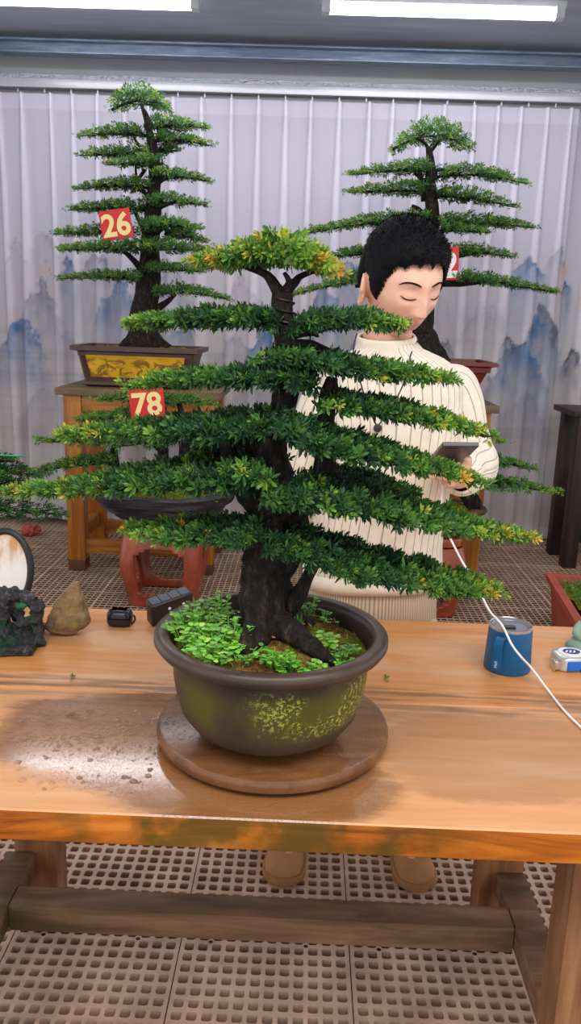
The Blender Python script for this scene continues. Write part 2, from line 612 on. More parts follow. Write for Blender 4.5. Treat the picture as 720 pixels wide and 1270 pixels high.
def curtain(name, x0, x1, Y, z0, z1, seed, label):
    nx = int((x1 - x0) / 0.0085); nz = int((z1 - z0) / 0.0105)
    xs = np.linspace(x0, x1, nx); zs = np.linspace(z0, z1, nz)
    X, Z = np.meshgrid(xs, zs)
    q = np.random.default_rng(seed)
    pl = []; xx = x0 + 0.04
    while xx < x1:
        pl.append((xx, q.uniform(.7, 1.2), q.uniform(0.028, 0.05), q.uniform(-.02, .03)))
        xx += q.uniform(0.135, 0.185)
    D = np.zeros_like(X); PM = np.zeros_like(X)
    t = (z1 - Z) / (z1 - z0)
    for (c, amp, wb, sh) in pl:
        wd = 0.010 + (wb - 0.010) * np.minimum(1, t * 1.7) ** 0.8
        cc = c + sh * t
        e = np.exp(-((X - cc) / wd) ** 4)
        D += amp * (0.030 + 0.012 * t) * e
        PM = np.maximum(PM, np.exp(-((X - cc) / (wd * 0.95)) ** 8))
    D += 0.014 * t * np.sin(X * 21 + 2.5 * np.sin(X * 3.1 + seed)) + 0.006 * t * np.sin(X * 53 + 3 * np.sin(X * 7))
    Yv = Y - D
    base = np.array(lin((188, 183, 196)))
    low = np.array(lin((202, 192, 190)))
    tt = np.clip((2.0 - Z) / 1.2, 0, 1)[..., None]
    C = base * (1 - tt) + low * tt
    # broad washes of the print
    ws = fbm2(X * 0.9 + 10, Z * 2.2, 3)
    msk = np.clip((1.9 - Z) / .5, 0, 1) * np.clip((ws - .45) * 4, 0, 1)
    C = C * (1 - .16 * msk[..., None] * np.array([.8, .9, .8]))
    gr = np.clip(1 - np.abs(Z - 1.25) / .35, 0, 1) * np.clip((fbm2(X * 1.3, Z * 1.5, 21) - .42) * 4, 0, 1)
    C = C * (1 - .18 * gr[..., None] * np.array([.75, .2, .8]))
    hl = np.clip((fbm2(X * 1.1, Z * 26, 8) - .58) * 5, 0, 1) * np.clip((1.5 - Z) / .3, 0, 1) * np.clip((Z - .5) / .2, 0, 1)
    C = C * (1 - .16 * hl[..., None])
    for i, (px, py, wp, fp, col, st) in enumerate(MTN):
        c = P(px, py, 5.4); s = 5.15 / FPX
        ww = wp * s; ff = fp * s
        dx = (X - c[0]) / ww + 0.35 * (fbm2(X * 9, Z * 9, 40 + i) - .5)
        top = c[2] - (np.abs(dx) ** 1.7) * ww * 1.3 + (fbm2(X * 22, Z * 14, 60 + i) - .5) * 0.20
        dd = top - Z
        a = np.clip(dd / 0.02, 0, 1) * np.exp(-np.clip(dd, 0, 9) / ff) * np.clip(1.6 - np.abs(dx) * 1.0, 0, 1) * min(1, st * 1.3)
        tex = 0.35 + 1.3 * fbm2(X * 34, Z * 12, 80 + i)
        a = np.clip(a * tex, 0, .95)[..., None]
        C = C * (1 - a) + np.array(col) * a
        cr = np.clip(1 - np.abs(dd - 0.02) / 0.035, 0, 1) * np.clip((fbm2(X * 60, Z * 60, 90 + i) - .5) * 7, 0, 1) * np.clip(1.2 - np.abs(dx), 0, 1) * st * .8
        cr = cr[..., None]
        C = C * (1 - cr) + np.array(DARK) * cr
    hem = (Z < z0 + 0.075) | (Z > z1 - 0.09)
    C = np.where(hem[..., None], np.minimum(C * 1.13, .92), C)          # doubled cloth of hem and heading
    C = C * (1 + (0.34 * PM * np.clip(1 - t * .8, 0, 1))[..., None])   # pleats painted lighter: doubled cloth plus highlights on the folds
    idx = np.arange(nx * nz).reshape(nz, nx)
    F_ = np.stack([idx[:-1, :-1], idx[:-1, 1:], idx[1:, 1:], idx[1:, :-1]], -1).reshape(-1, 4)
    g = G()
    g.add(np.stack([X, Yv, Z], -1).reshape(-1, 3), F_.tolist())
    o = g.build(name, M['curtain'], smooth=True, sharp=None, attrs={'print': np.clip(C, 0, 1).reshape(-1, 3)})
    md = o.modifiers.new('cloth_thickness', 'SOLIDIFY'); md.thickness = 0.0015; md.offset = 0
    tag(o, label, 'curtain', 'printed curtains on the white rail')
    return o


k = NT('printed_sheer_curtain', 0.75, 0.2)
ca = k.attr('print').outputs['Color']
k.color(ca)
k.bump(k.noise(k.scale(k.obj(), (400, 400, 400)), 1.0, 1), 0.05, 0.001)
tr = k.n('ShaderNodeBsdfTranslucent'); k.link(ca, tr.inputs[0])
mx = k.n('ShaderNodeMixShader'); mx.inputs[0].default_value = 0.15
k.link(k.b.outputs[0], mx.inputs[1]); k.link(tr.outputs[0], mx.inputs[2])
k.link(mx.outputs[0], k.t.nodes['Material Output'].inputs[0])
M['curtain'] = k.m
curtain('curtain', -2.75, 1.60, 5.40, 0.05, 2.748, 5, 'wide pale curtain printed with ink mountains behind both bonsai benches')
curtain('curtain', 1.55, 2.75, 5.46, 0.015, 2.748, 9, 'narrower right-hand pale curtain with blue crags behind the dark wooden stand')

# ---------------------------------------------------------------- LED tubes
k = NT('lit_tube', 0.4)
k.b.inputs['Emission Color'].default_value = (0.98, 0.97, 1.0, 1)
k.b.inputs['Emission Strength'].default_value = 9.0
M['lit'] = k.m
M['cap'] = plain('tube_end_cap', (190, 192, 198), 0.4)
for (xa_, ya_, xb_, yb_, lab) in ((404, 12, 693, 17, 'lit white tube light on the ceiling above the person'), (-70, -6, 242, 8, 'lit white tube light at the ceiling left, above the bonsai tagged 26')):
    A = P(xa_, ya_, 4.63); B = P(xb_, yb_, 4.63)
    zc = 3.005
    t = thing('tube_light', lab, 'light', ((A[0] + B[0]) / 2, 4.63, 3.06), 'ceiling tube lights')
    L = B[0] - A[0]; cx = (A[0] + B[0]) / 2
    g = G(); g.tube([(A[0] + .02, 4.63, zc), (B[0] - .02, 4.63, zc)], 0.03, 16, res=1); g.build('diffuser', M['lit'], t)
    g = G(); g.box((cx, 4.63, 3.045), (L + 0.06, 0.045, 0.03), bevel=0.003); g.build('housing', M['cap'], t)
    for e, s in ((A, -1), (B, 1)):
        g = G(); g.box((e[0] + s * 0.0, 4.63, zc + .004), (0.045, 0.062, 0.066), bevel=0.008); g.build('end_cap', M['cap'], t)

# ---------------------------------------------------------------- foliage, trunks
def leaf_batch(Pn, Ax, size, tint, q, nl=11, ll=1.0, lw=0.26, shoot=0.6):
    """shoots at points Pn with axes Ax: each a short stem with nl leaves set spirally; returns verts, faces, tint"""
    N = len(Pn)
    Vt = []; Tt = []
    for kx in range(nl):
        t = kx / max(1, nl - 1)
        az = kx * 2.39996
        el = R(8 + 62 * t)
        L = ll * (1.0 - 0.30 * t)
        d = np.array([math.cos(az) * math.cos(el), math.sin(az) * math.cos(el), math.sin(el)])
        sd = np.array([-math.sin(az), math.cos(az), 0])
        nr = np.cross(d, sd)
        b = np.array([0, 0, shoot * t])
        W = ll * lw * 0.5
        Vt += [b, b + d * L * .30 + sd * W - nr * W * .35, b + d * L * .72 + sd * W * .85 - nr * W * .35 - np.array([0, 0, L * .03]),
               b + d * L - np.array([0, 0, L * .08]), b + d * L * .72 - sd * W * .85 - nr * W * .35 - np.array([0, 0, L * .03]), b + d * L * .30 - sd * W - nr * W * .35]
        Tt += [0.16 * t - 0.04] * 6
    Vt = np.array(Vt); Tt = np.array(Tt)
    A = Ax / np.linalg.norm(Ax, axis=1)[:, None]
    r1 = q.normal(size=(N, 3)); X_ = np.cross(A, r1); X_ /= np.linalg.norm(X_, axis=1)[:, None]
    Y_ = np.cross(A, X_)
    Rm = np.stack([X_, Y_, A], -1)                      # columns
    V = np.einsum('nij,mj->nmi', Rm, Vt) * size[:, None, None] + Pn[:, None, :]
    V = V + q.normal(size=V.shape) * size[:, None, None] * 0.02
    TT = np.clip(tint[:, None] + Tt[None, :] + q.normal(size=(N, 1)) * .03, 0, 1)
    m_ = len(Vt)
    base = (np.arange(N)[:, None] * m_ + np.arange(nl)[None, :] * 6).ravel()
    F_ = np.concatenate([np.stack([base, base + 1, base + 2, base + 3], -1), np.stack([base, base + 3, base + 4, base + 5], -1)])
    return V.reshape(-1, 3), F_.tolist(), TT.ravel()


def foliage_pad(root, spine, hw, th, n, leaf, q, tint0=0.15, tip=0.45, tipend=1, yellow=0.0, nl=11, dome=1.0, name='foliage_pad', twig=True, hang=0.25):
    """a flat layer of shoots along a spine (3-D points); hw, th: half width and thickness along it"""
    spine = np.asarray(spine, float)
    sp, _ = spline(spine, np.zeros(len(spine)), 8)
    K = len(sp)
    hwv = np.interp(np.linspace(0, 1, K), np.linspace(0, 1, len(hw)), hw)
    thv = np.interp(np.linspace(0, 1, K), np.linspace(0, 1, len(th)), th)
    seg = np.r_[0, np.cumsum(np.linalg.norm(np.diff(sp, axis=0), axis=1))]
    wgt = np.gradient(seg) * (hwv + 0.35 * hwv.max())
    cdf = np.cumsum(wgt); cdf /= cdf[-1]
    ki = np.clip(np.searchsorted(cdf, q.random(n)), 0, K - 1)
    T = np.gradient(sp, axis=0); T /= np.linalg.norm(T, axis=1)[:, None]
    S = np.cross(T, [0, 0, 1.0]); S /= np.linalg.norm(S, axis=1)[:, None]
    s = q.uniform(-1, 1, n)
    u_ = q.uniform(-0.35, 1, n)
    clump = 1 + 0.3 * np.sin(ki * 40.0 / K + s * 2.0 + q.uniform(0, 6))
    Pn = sp[ki] + S[ki] * (s * hwv[ki])[:, None]
    Pn = Pn + T[ki] * q.normal(size=(n, 1)) * leaf * .6
    Pn[:, 2] += thv[ki] * (np.sqrt(np.clip(1 - s * s * .9, 0, 1)) * np.clip(u_, -.35, 1) * clump * dome)
    dirsign = 1.0 if tipend == 1 else -1.0
    fr = ki / (K - 1.0)
    if tipend == 0:                                     # a crown: outward on both sides
        od = (fr * 2 - 1)[:, None] * T[ki]
    else:
        od = T[ki] * dirsign
    Ax = np.array([0, 0, 1.0])[None] * (0.22 + .40 * q.random((n, 1))) + od * 0.80 + S[ki] * (s * 0.75)[:, None] + q.normal(size=(n, 3)) * .26
    under = u_ < 0
    Ax[under, 2] -= 0.9 * hang * 4 * .6
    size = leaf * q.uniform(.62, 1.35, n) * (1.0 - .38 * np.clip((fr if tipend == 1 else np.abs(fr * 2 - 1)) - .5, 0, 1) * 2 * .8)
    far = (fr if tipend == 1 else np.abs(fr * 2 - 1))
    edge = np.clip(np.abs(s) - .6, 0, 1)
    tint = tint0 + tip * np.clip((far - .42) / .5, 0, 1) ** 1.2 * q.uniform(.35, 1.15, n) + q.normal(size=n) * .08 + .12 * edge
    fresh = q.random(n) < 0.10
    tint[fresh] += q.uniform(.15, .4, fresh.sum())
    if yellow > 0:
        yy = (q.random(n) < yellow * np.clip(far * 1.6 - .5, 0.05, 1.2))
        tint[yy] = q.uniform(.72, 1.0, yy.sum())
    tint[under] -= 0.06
    V, F_, TT = leaf_batch(Pn, Ax, size, np.clip(tint, 0, .97), q, nl=nl)
    g = G(); g.add(V, F_)
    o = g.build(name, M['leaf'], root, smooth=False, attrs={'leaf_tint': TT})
    if twig:
        g = G()
        r0 = max(0.0025, leaf * .35)
        low = sp.copy(); low[:, 2] -= 0.002
        g.tube(low[::4], np.linspace(r0, r0 * .3, len(low[::4])), 6, res=1)
        for i in range(0, n, max(1, n // 22)):
            kk = ki[i]; a = sp[max(0, kk - 3)]
            g.tube([a, (a + Pn[i]) / 2 + np.array([0, 0, -.003]), Pn[i]], [r0 * .45, r0 * .35, r0 * .2], 5, res=2)
        g.build('twig', M['bark'], root, sharp=None)
    return o


def pxspine(pts, Y0, Y1=None):
    Y1 = Y0 if Y1 is None else Y1
    n = len(pts)
    return np.array([P(a, b, Y0 + (Y1 - Y0) * i / max(1, n - 1)) for i, (a, b) in enumerate(pts)])


# ---------------------------------------------------------------- work table
def table_wood(name, top=True):
    k = NT(name, 0.42, 0.45)
    co = k.obj(); x, y, z = k.sep(co)
    v = k.scale(co, (1.3, 15, 9))
    g1 = k.noise(v, 2.2, 7, 0.62, 0.8)
    big = k.noise(k.scale(co, (1.5, 4, 4)), 1.6, 4, 0.55, 0.3)
    c = k.ramp(g1, [(0.2, lin((186, 116, 62))), (0.4, lin((208, 138, 76))), (0.6, lin((218, 152, 94))), (0.8, lin((224, 172, 126)))])
    c = k.mix(k.maprange(big, 0.48, 0.66, 0, .7), c, lin((218, 172, 130)))
    c = k.mix(k.maprange(k.noise(k.scale(co, (2, 9, 5)), 3.1, 4, .6), .62, .75, 0, .45), c, lin((196, 96, 32)))
    # dark stained streak along the joint of the planks
    yj = k.math('ABSOLUTE', k.math('SUBTRACT', y, k.math('ADD', k.math('MULTIPLY', x, 0.0), -0.02)))
    st = k.math('MULTIPLY', k.maprange(yj, 0.02, 0.09, 1, 0), k.maprange(k.noise(k.scale(co, (1.2, 16, 6)), 3.3, 5), .42, .62))
    c = k.mix(k.math('MULTIPLY', st, .7), c, lin((92, 58, 34)))
    # wet wood round the turntable, with the pot's dark reflection painted in
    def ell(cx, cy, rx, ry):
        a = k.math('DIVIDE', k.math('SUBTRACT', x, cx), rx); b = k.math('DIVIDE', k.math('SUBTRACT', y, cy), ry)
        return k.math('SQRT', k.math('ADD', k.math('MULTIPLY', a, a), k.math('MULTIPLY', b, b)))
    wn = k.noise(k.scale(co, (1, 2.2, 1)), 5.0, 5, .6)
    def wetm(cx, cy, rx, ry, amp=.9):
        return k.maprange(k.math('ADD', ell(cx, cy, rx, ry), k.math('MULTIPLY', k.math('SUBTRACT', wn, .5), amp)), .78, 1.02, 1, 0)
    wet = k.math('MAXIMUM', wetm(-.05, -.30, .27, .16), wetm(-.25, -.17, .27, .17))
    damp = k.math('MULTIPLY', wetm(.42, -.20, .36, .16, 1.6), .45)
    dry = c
    soaked_reflect = k.mix(.8, dry, lin((92, 54, 26)))
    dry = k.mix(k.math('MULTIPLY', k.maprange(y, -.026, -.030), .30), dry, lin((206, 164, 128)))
    c = k.mix(k.math('MULTIPLY', k.math('MAXIMUM', wet, damp), .85), dry, soaked_reflect)
    if top:
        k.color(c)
        k.put(k.b.inputs['Roughness'], k.maprange(wet, 0, 1, .40, .16))
        drops = k.noise(co, 190, 2)
        h = k.math('ADD', k.math('MULTIPLY', g1, k.maprange(wet, 0, 1, .5, .15)), k.math('MULTIPLY', k.math('MULTIPLY', wet, k.maprange(drops, .5, .62)), .35))
        k.bump(h, .35, .004)
        k.b.inputs['Coat Weight'].default_value = 0.0
        k.put(k.b.inputs['Coat Weight'], k.math('MULTIPLY', wet, .8))
        k.b.inputs['Coat Roughness'].default_value = 0.12
    else:
        vz = k.scale(co, (1.6, 10, 12))
        g2 = k.noise(vz, 2.0, 6, .6, 1.0)
        ce = k.ramp(g2, [(0.25, lin((96, 46, 12))), (0.45, lin((178, 94, 22))), (0.6, lin((206, 120, 36))), (0.8, lin((222, 150, 70)))])
        ms = k.math('MULTIPLY', k.maprange(ell(-.02, -.4, .34, 9), .5, 1.1, 1, 0), k.maprange(k.noise(co, 13, 5), .36, .6))
        ce = k.mix(k.math('MULTIPLY', ms, .8), ce, lin((66, 62, 20)))
        k.color(ce); k.bump(g2, .3, .005)
        k.b.inputs['Roughness'].default_value = .38
    return k.m


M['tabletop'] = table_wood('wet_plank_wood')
M['tableedge'] = table_wood('oiled_plank_edge', False)
k = NT('weathered_beam_wood', .6, .3)
gb = k.noise(k.scale(k.obj(), (1.4, 9, 14)), 2.3, 6, .6, .5)
cb = k.ramp(gb, [(0.25, lin((84, 62, 44))), (.5, lin((132, 100, 74))), (.75, lin((168, 134, 104)))])
xb_ = k.sep(k.obj())[0]
mm = k.math('MULTIPLY', k.maprange(xb_, -.35, -.62, 0, 1), k.maprange(k.noise(k.obj(), 7, 4), .35, .6))
k.color(k.mix(k.math('MULTIPLY', mm, .75), cb, lin((74, 72, 28)))); k.bump(gb, .3, .005)
M['beam'] = k.m
k = NT('brown_leg_wood', .5, .35)
gb = k.noise(k.scale(k.obj(), (11, 11, 1.4)), 2.3, 6, .6, .5)
k.color(k.ramp(gb, [(0.25, lin((92, 58, 36))), (.5, lin((146, 98, 64))), (.75, lin((180, 132, 92)))])); k.bump(gb, .3, .005)
M['legwood'] = k.m

TB = thing('work_table', 'long orange plank work table with wet top carrying the big potted bonsai', 'table', (-0.03, 1.43, 0))
g = G()
TX0, TX1, TY0, TYM, TY1 = -1.12, 1.10, 1.02, 1.402, 1.84
TZ, TT_ = 0.75, 0.052
for (y0, y1) in ((TY0, TYM - .0008), (TYM + .0008, TY1)):
    g.box(((TX0 + TX1) / 2, (y0 + y1) / 2, TZ - TT_ / 2), (TX1 - TX0, y1 - y0, TT_), bevel=.006, mi=0, seg=3)
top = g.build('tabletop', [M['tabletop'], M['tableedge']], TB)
mi = np.zeros(len(top.data.polygons), np.int32)
for p in top.data.polygons:
    if p.normal.z < 0.6: mi[p.index] = 1
top.data.polygons.foreach_set('material_index', mi)
for (lx, ly) in ((-.605, 1.16), (.50, 1.16), (-.605, 1.70), (.50, 1.70)):
    g = G(); g.box((lx, ly, .349), (.10, .08, .698), bevel=.006); g.build('leg', M['legwood'], TB)
for lx in (-.638, .520):
    g = G(); g.box((lx, 1.43, .17), (.065, .458, .06), bevel=.005); g.build('side_stretcher', M['beam'], TB)
g = G(); g.box((-.0595, 1.512, .167), (1.091, .066, .062), bevel=.006); g.build('long_stretcher', M['beam'], TB)
for ly in (1.16, 1.70):
    g = G(); g.box((-.05, ly, .655), (1.0, .04, .08), bevel=.004); g.build('apron', M['beam'], TB)

# water: thin film with foam bubbles
k = NT('water', .05, .5)
k.b.inputs['Base Color'].default_value = (1, 1, 1, 1)
k.b.inputs['Transmission Weight'].default_value = 1.0
k.b.inputs['IOR'].default_value = 1.2
k.b.inputs['Alpha'].default_value = 1.0
M['bubble'] = k.m
q = np.random.default_rng(5)
g = G()
bm = bmesh.new(); bmesh.ops.create_icosphere(bm, subdivisions=2, radius=1.0)
bv = np.array([tuple(v.co) for v in bm.verts]); bv[:, 2] = np.maximum(bv[:, 2], -.02)
bf = [tuple(v.index for v in f.verts) for f in bm.faces if sum(v.co.z for v in f.verts) > -1.2]; bm.free()
for i in range(430):
    c = PZ(q.uniform(20, 200), q.choice([q.normal(893, 6), q.normal(915, 14), q.uniform(880, 985)]), .75)
    if c[0] > -.17 and (c[0] + .037) ** 2 + (c[1] - 1.263) ** 2 < .2 ** 2: continue
    r_ = abs(q.normal(0, .0016)) + .0009
    if i < 26: r_ = q.uniform(.004, .0085)
    g.add(bv * np.array([r_, r_, r_ * .45]) + np.array([c[0], c[1], TZ + .0002]), bf)
tag(g.build('water_droplets', M['bubble']), 'foamy water bubbles spilled on the tabletop left of the brown turntable', 'water', kind='stuff')

# ---------------------------------------------------------------- turntable
CX, CY = -.038, 1.263
k = NT('wet_brown_wood_disc', .22, .5)
nd_ = k.noise(k.scale(k.obj(), (3, 9, 3)), 2.5, 6, .6, .6)
k.color(k.ramp(nd_, [(.25, lin((72, 44, 24))), (.5, lin((112, 72, 42))), (.75, lin((134, 92, 58)))]))
hd = k.noise(k.obj(), 150, 2)
k.bump(k.math('ADD', k.math('MULTIPLY', nd_, .4), k.math('MULTIPLY', k.maprange(hd, .55, .65), .4)), .3, .003)
M['disc'] = k.m
TT = thing('turntable', 'round wet brown wooden turntable under the big bonsai pot', 'turntable', (CX, CY, TZ))
g = G(); g.lathe([(.188, .757), (.194, .760), (.197, .767), (.197, .774), (.194, .7805), (.190, .782)], (CX, CY, 0), 96)
g.build('disc', M['disc'], TT)
M['dark_metal'] = plain('dark_metal', (44, 40, 38), .4, .5, .6)
g = G(); g.lathe([(.10, .7502), (.10, .757)], (CX, CY, 0), 48); g.build('base', M['dark_metal'], TT)

# ---------------------------------------------------------------- main bonsai
BX, BY = -.043, 1.212
MB_ = thing('potted_bonsai', 'large layered bonsai with yellow tipped crown in round brown pot on the turntable', 'bonsai', (BX, BY, .782))
k = NT('glazed_brown_pot', .36, .35)
co = k.obj(); x, y, z = k.sep(co)
nz_ = k.noise(co, 14, 4)
c = k.ramp(nz_, [(.3, lin((56, 44, 38))), (.7, lin((80, 63, 55)))])
# algae and lichen stains on the wall below the lip
band = k.math('MULTIPLY', k.maprange(z, .045, .085), k.maprange(z, .150, .120))
side = k.maprange(k.noise(k.scale(co, (1, 1, .6)), 7, 4), .36, .56)
c = k.mix(k.math('MULTIPLY', k.math('MULTIPLY', band, side), .75), c, lin((86, 84, 20)))
spk = k.maprange(k.noise(co, 170, 4, .7), .52, .59)
patch = k.math('MULTIPLY', k.maprange(k.noise(co, 13, 3), .42, .55), k.maprange(x, -.05, .03))
spk = k.math('MULTIPLY', k.math('MULTIPLY', spk, patch), k.math('MULTIPLY', k.maprange(z, .055, .08), k.maprange(z, .155, .13)))
c = k.mix(k.math('MULTIPLY', spk, .85), c, lin((176, 178, 80)))
lowb = k.maprange(z, .045, .0)
c = k.mix(k.math('MULTIPLY', lowb, .35), c, lin((110, 84, 46)))
k.color(c)
k.bump(k.math('ADD', k.math('MULTIPLY', nz_, .2), spk), .25, .003)
M['pot'] = k.m
g = G()
prof = [(.050, .7822), (.059, .7822), (.061, .787), (.0625, .791), (.082, .794), (.106, .801), (.127, .814), (.142, .835), (.151, .862), (.156, .895), (.157, .930), (.158, .939),
        (.170, .941), (.181, .946), (.1865, .954), (.186, .962), (.181, .967), (.172, .968), (.164, .965), (.1605, .955), (.1545, .930), (.152, .91)]
g.lathe(prof, (BX, BY, 0), 96, cap0=True, cap1=False)
g.build('pot', M['pot'], MB_, sharp=60)
# soil mound
g = G(); n_ = 40
V = [(BX, BY, .966)]; F_ = []
for j in range(1, 16):
    for i in range(n_):
        a = 2 * PI * i / n_; r_ = .1540 * j / 15
        zz = .934 + .032 * (1 - (j / 15) ** 2) + .010 * mnoise.noise(Vector((r_ * math.cos(a) * 28, r_ * math.sin(a) * 28, 1.0))) * (1 - (j / 15) ** 6)
        V.append((BX + r_ * math.cos(a), BY + r_ * math.sin(a), zz))
for i in range(n_): F_.append((0, 1 + i, 1 + (i + 1) % n_))
for j in range(14):
    for i in range(n_):
        k2 = (i + 1) % n_
        F_.append((1 + j * n_ + i, 1 + (j + 1) * n_ + i, 1 + (j + 1) * n_ + k2, 1 + j * n_ + k2))
g.add(V, F_)
g.build('soil', M['soil'], MB_)


def PT_(px, py, dy=0.0):
    return P(px, py, BY + dy)


# trunk with roots
g = G()
g.tube([PT_(334, 806), PT_(333, 785), PT_(330, 750), PT_(331, 715), PT_(338, 672), PT_(344, 630), PT_(337, 585), PT_(334, 550), PT_(345, 515), PT_(357, 478), PT_(357, 440), PT_(352, 405), PT_(349, 380), PT_(350, 362)],
       [.062, .050, .041, .040, .044, .040, .030, .024, .020, .0175, .0165, .015, .0135, .013], 22, res=6, bumpy=.34, bfreq=55)
for (pts, rr) in (
        ([(338, 770, -.01), (362, 785, -.05), (392, 806, -.075), (415, 822, -.09)], [.026, .020, .013, .005]),
        ([(325, 775, -.02), (312, 796, -.06), (300, 812, -.085)], [.028, .02, .006]),
        ([(325, 770, .02), (292, 778, .03), (268, 790, .03)], [.028, .018, .006]),
        ([(340, 770, .02), (372, 772, .04), (392, 780, .05)], [.026, .018, .006])):
    g.tube([PT_(a, b, d) for a, b, d in pts], rr, 12, res=5, bumpy=.25, bfreq=50)
trunk = g.build('trunk', M['bark'], MB_, sharp=None)
# branches
BR = [
    [(352, 772, .0), (370, 738, -.01), (386, 705, -.02), (398, 680, -.03)], [.013, .012, .010, .008],
    [(345, 655, .0), (370, 628, -.01), (396, 600, -.02), (404, 560, -.02), (404, 515, -.01), (409, 482, .0), (412, 468, 0)], [.026, .022, .017, .0155, .013, .012, .008],
    [(336, 650, .0), (312, 622, -.02), (296, 596, -.03), (283, 570, -.03), (277, 545, -.03)], [.022, .018, .014, .011, .008],
    [(334, 560, 0), (305, 545, .0), (285, 530, .02)], [.014, .010, .006],
    [(345, 640, -.02), (345, 665, -.05), (375, 672, -.07)], [.014, .011, .007],
    [(338, 605, -.02), (310, 610, -.04), (270, 596, -.05)], [.014, .011, .006],
    [(404, 590, -.02), (430, 602, -.03), (470, 618, -.03)], [.012, .009, .005],
    [(336, 660, -.02), (310, 656, -.05), (270, 655, -.06)], [.013, .010, .005],
    [(357, 470, 0), (330, 468, .0), (290, 468, .0)], [.010, .008, .004],
    [(355, 430, 0), (385, 428, -.01), (420, 444, -.01)], [.010, .008, .005],
    [(409, 482, 0), (430, 490, -.01), (470, 502, -.01)], [.008, .006, .004],
    [(350, 400, 0), (320, 396, .0), (280, 396, .0)], [.009, .007, .004],
    [(354, 415, 0), (385, 410, 0), (430, 400, .0)], [.010, .007, .004],
    [(345, 362, 0), (338, 350, .0), (325, 338, .01), (300, 330, .01)], [.010, .008, .006, .003],
    [(351, 362, 0), (358, 350, -.01), (352, 338, -.01)], [.006, .005, .003],
    [(354, 362, 0), (366, 350, .0), (374, 342, .0), (392, 336, .0)], [.009, .007, .005, .003],
    [(335, 540, 0), (360, 532, -.03), (400, 540, -.04)], [.013, .011, .006],
]
for i in range(0, len(BR), 2):
    g = G(); g.tube([PT_(*p) for p in BR[i]], BR[i + 1], 12, res=6, bumpy=.22, bfreq=60)
    g.build('branch', M['bark'], MB_, sharp=None)
# training wire wound round the upper trunk
g = G()
pw = []
for i in range(90):
    t = i / 89.0
    c = PT_(350 + 6 * math.sin(t * 3), 362 + t * 110)
    a = t * 2 * PI * 8
    rr = .0145 + .005 * t
    pw.append(c + np.array([math.cos(a) * rr, math.sin(a) * rr, 0]))
M['wire'] = plain('training_wire', (50, 36, 30), .45, .5, .5)
g.tube(pw, .0016, 6, res=1); g.build('wire', M['wire'], MB_)

q = np.random.default_rng(23)
LF = .0155
# (pixel spine from trunk to tip, depth at trunk, depth at tip, half widths, thicknesses, shoots, base tint, tip tint, yellow)
PADS = [
    ([(352, 318), (372, 320), (395, 328), (418, 338)], 0, -.02, [.05, .055, .045, .015], [.040, .030, .018, .006], 260, .48, .25, .42),
    ([(352, 318), (325, 318), (285, 324), (240, 328)], 0, .02, [.05, .06, .05, .015], [.040, .028, .018, .008], 320, .42, .30, .30),
    ([(345, 400), (300, 397), (240, 397), (190, 400), (150, 403)], .0, .03, [.05, .055, .05, .03, .008], [.016, .018, .014, .010, .004], 330, .16, .5, .05),
    ([(365, 407), (400, 402), (445, 399), (480, 402), (507, 405)], 0, -.03, [.05, .055, .045, .03, .008], [.018, .018, .014, .010, .004], 240, .12, .5, .10),
    ([(330, 446), (380, 446), (430, 456), (490, 463), (540, 469), (572, 473)], .0, -.04, [.045, .06, .06, .045, .025, .008], [.015, .018, .017, .014, .009, .004], 350, .17, .45, .07),
    ([(385, 475), (330, 470), (270, 470), (210, 472), (160, 478)], .0, -.02, [.06, .07, .06, .05, .015], [.020, .018, .014, .012, .008], 400, .15, .40, .02),
    ([(402, 500), (450, 504), (500, 513), (560, 526), (606, 540)], -.01, -.05, [.04, .055, .05, .04, .010], [.014, .015, .013, .011, .005], 310, .18, .5, .06),
    ([(338, 526), (300, 531), (240, 532), (180, 534), (120, 537), (66, 539)], .0, -.03, [.055, .080, .075, .055, .030, .006], [.030, .028, .020, .014, .008, .003], 560, .12, .5, .02),
    ([(350, 528), (385, 542), (430, 556), (485, 568), (540, 581), (600, 599)], -.03, -.09, [.045, .075, .065, .055, .035, .006], [.026, .030, .024, .015, .009, .003], 520, .12, .4, .01),
    ([(315, 600), (265, 594), (210, 592), (140, 599), (70, 607), (-2, 612)], -.03, -.07, [.05, .085, .07, .05, .03, .006], [.036, .036, .022, .014, .008, .003], 620, .14, .42, .02),
    ([(342, 612), (390, 612), (450, 622), (510, 636), (580, 654), (662, 668)], -.03, -.10, [.06, .095, .085, .07, .04, .006], [.030, .034, .024, .015, .009, .003], 700, .14, .45, .02),
    ([(392, 594), (430, 594), (470, 603), (515, 614)], .06, .08, [.04, .055, .045, .015], [.020, .020, .016, .008], 240, .07, .15, 0),
    ([(322, 660), (275, 660), (220, 660), (152, 660)], -.04, -.08, [.045, .06, .05, .012], [.022, .018, .014, .006], 280, .13, .42, .03),
    ([(342, 672), (400, 684), (460, 701), (520, 715), (580, 727), (626, 737)], -.05, -.11, [.05, .075, .070, .06, .035, .006], [.026, .028, .022, .014, .008, .003], 560, .13, .5, .06),
    ([(336, 572), (310, 566), (280, 556), (240, 558)], .03, .06, [.04, .05, .045, .02], [.016, .014, .012, .006], 150, .08, .2, 0),
    ([(330, 590), (300, 585), (285, 590)], -.06, -.08, [.03, .03, .02], [.014, .012, .008], 60, .28, .2, 0),
]
for (pts, y0, y1, hw, th, n, t0, tp, ye) in PADS:
    dl = math.hypot(pts[-1][0] - pts[-2][0], pts[-1][1] - pts[-2][1])
    pts = pts[:-1] + [tuple(pts[-1][c_] + (pts[-2][c_] - pts[-1][c_]) * 11 / dl for c_ in (0, 1))]
    sp = pxspine(pts, BY + y0, BY + y1)
    foliage_pad(MB_, sp, hw, [v * .62 for v in th], int(n * 1.4), LF, q, t0, tp + .10, 1, ye)

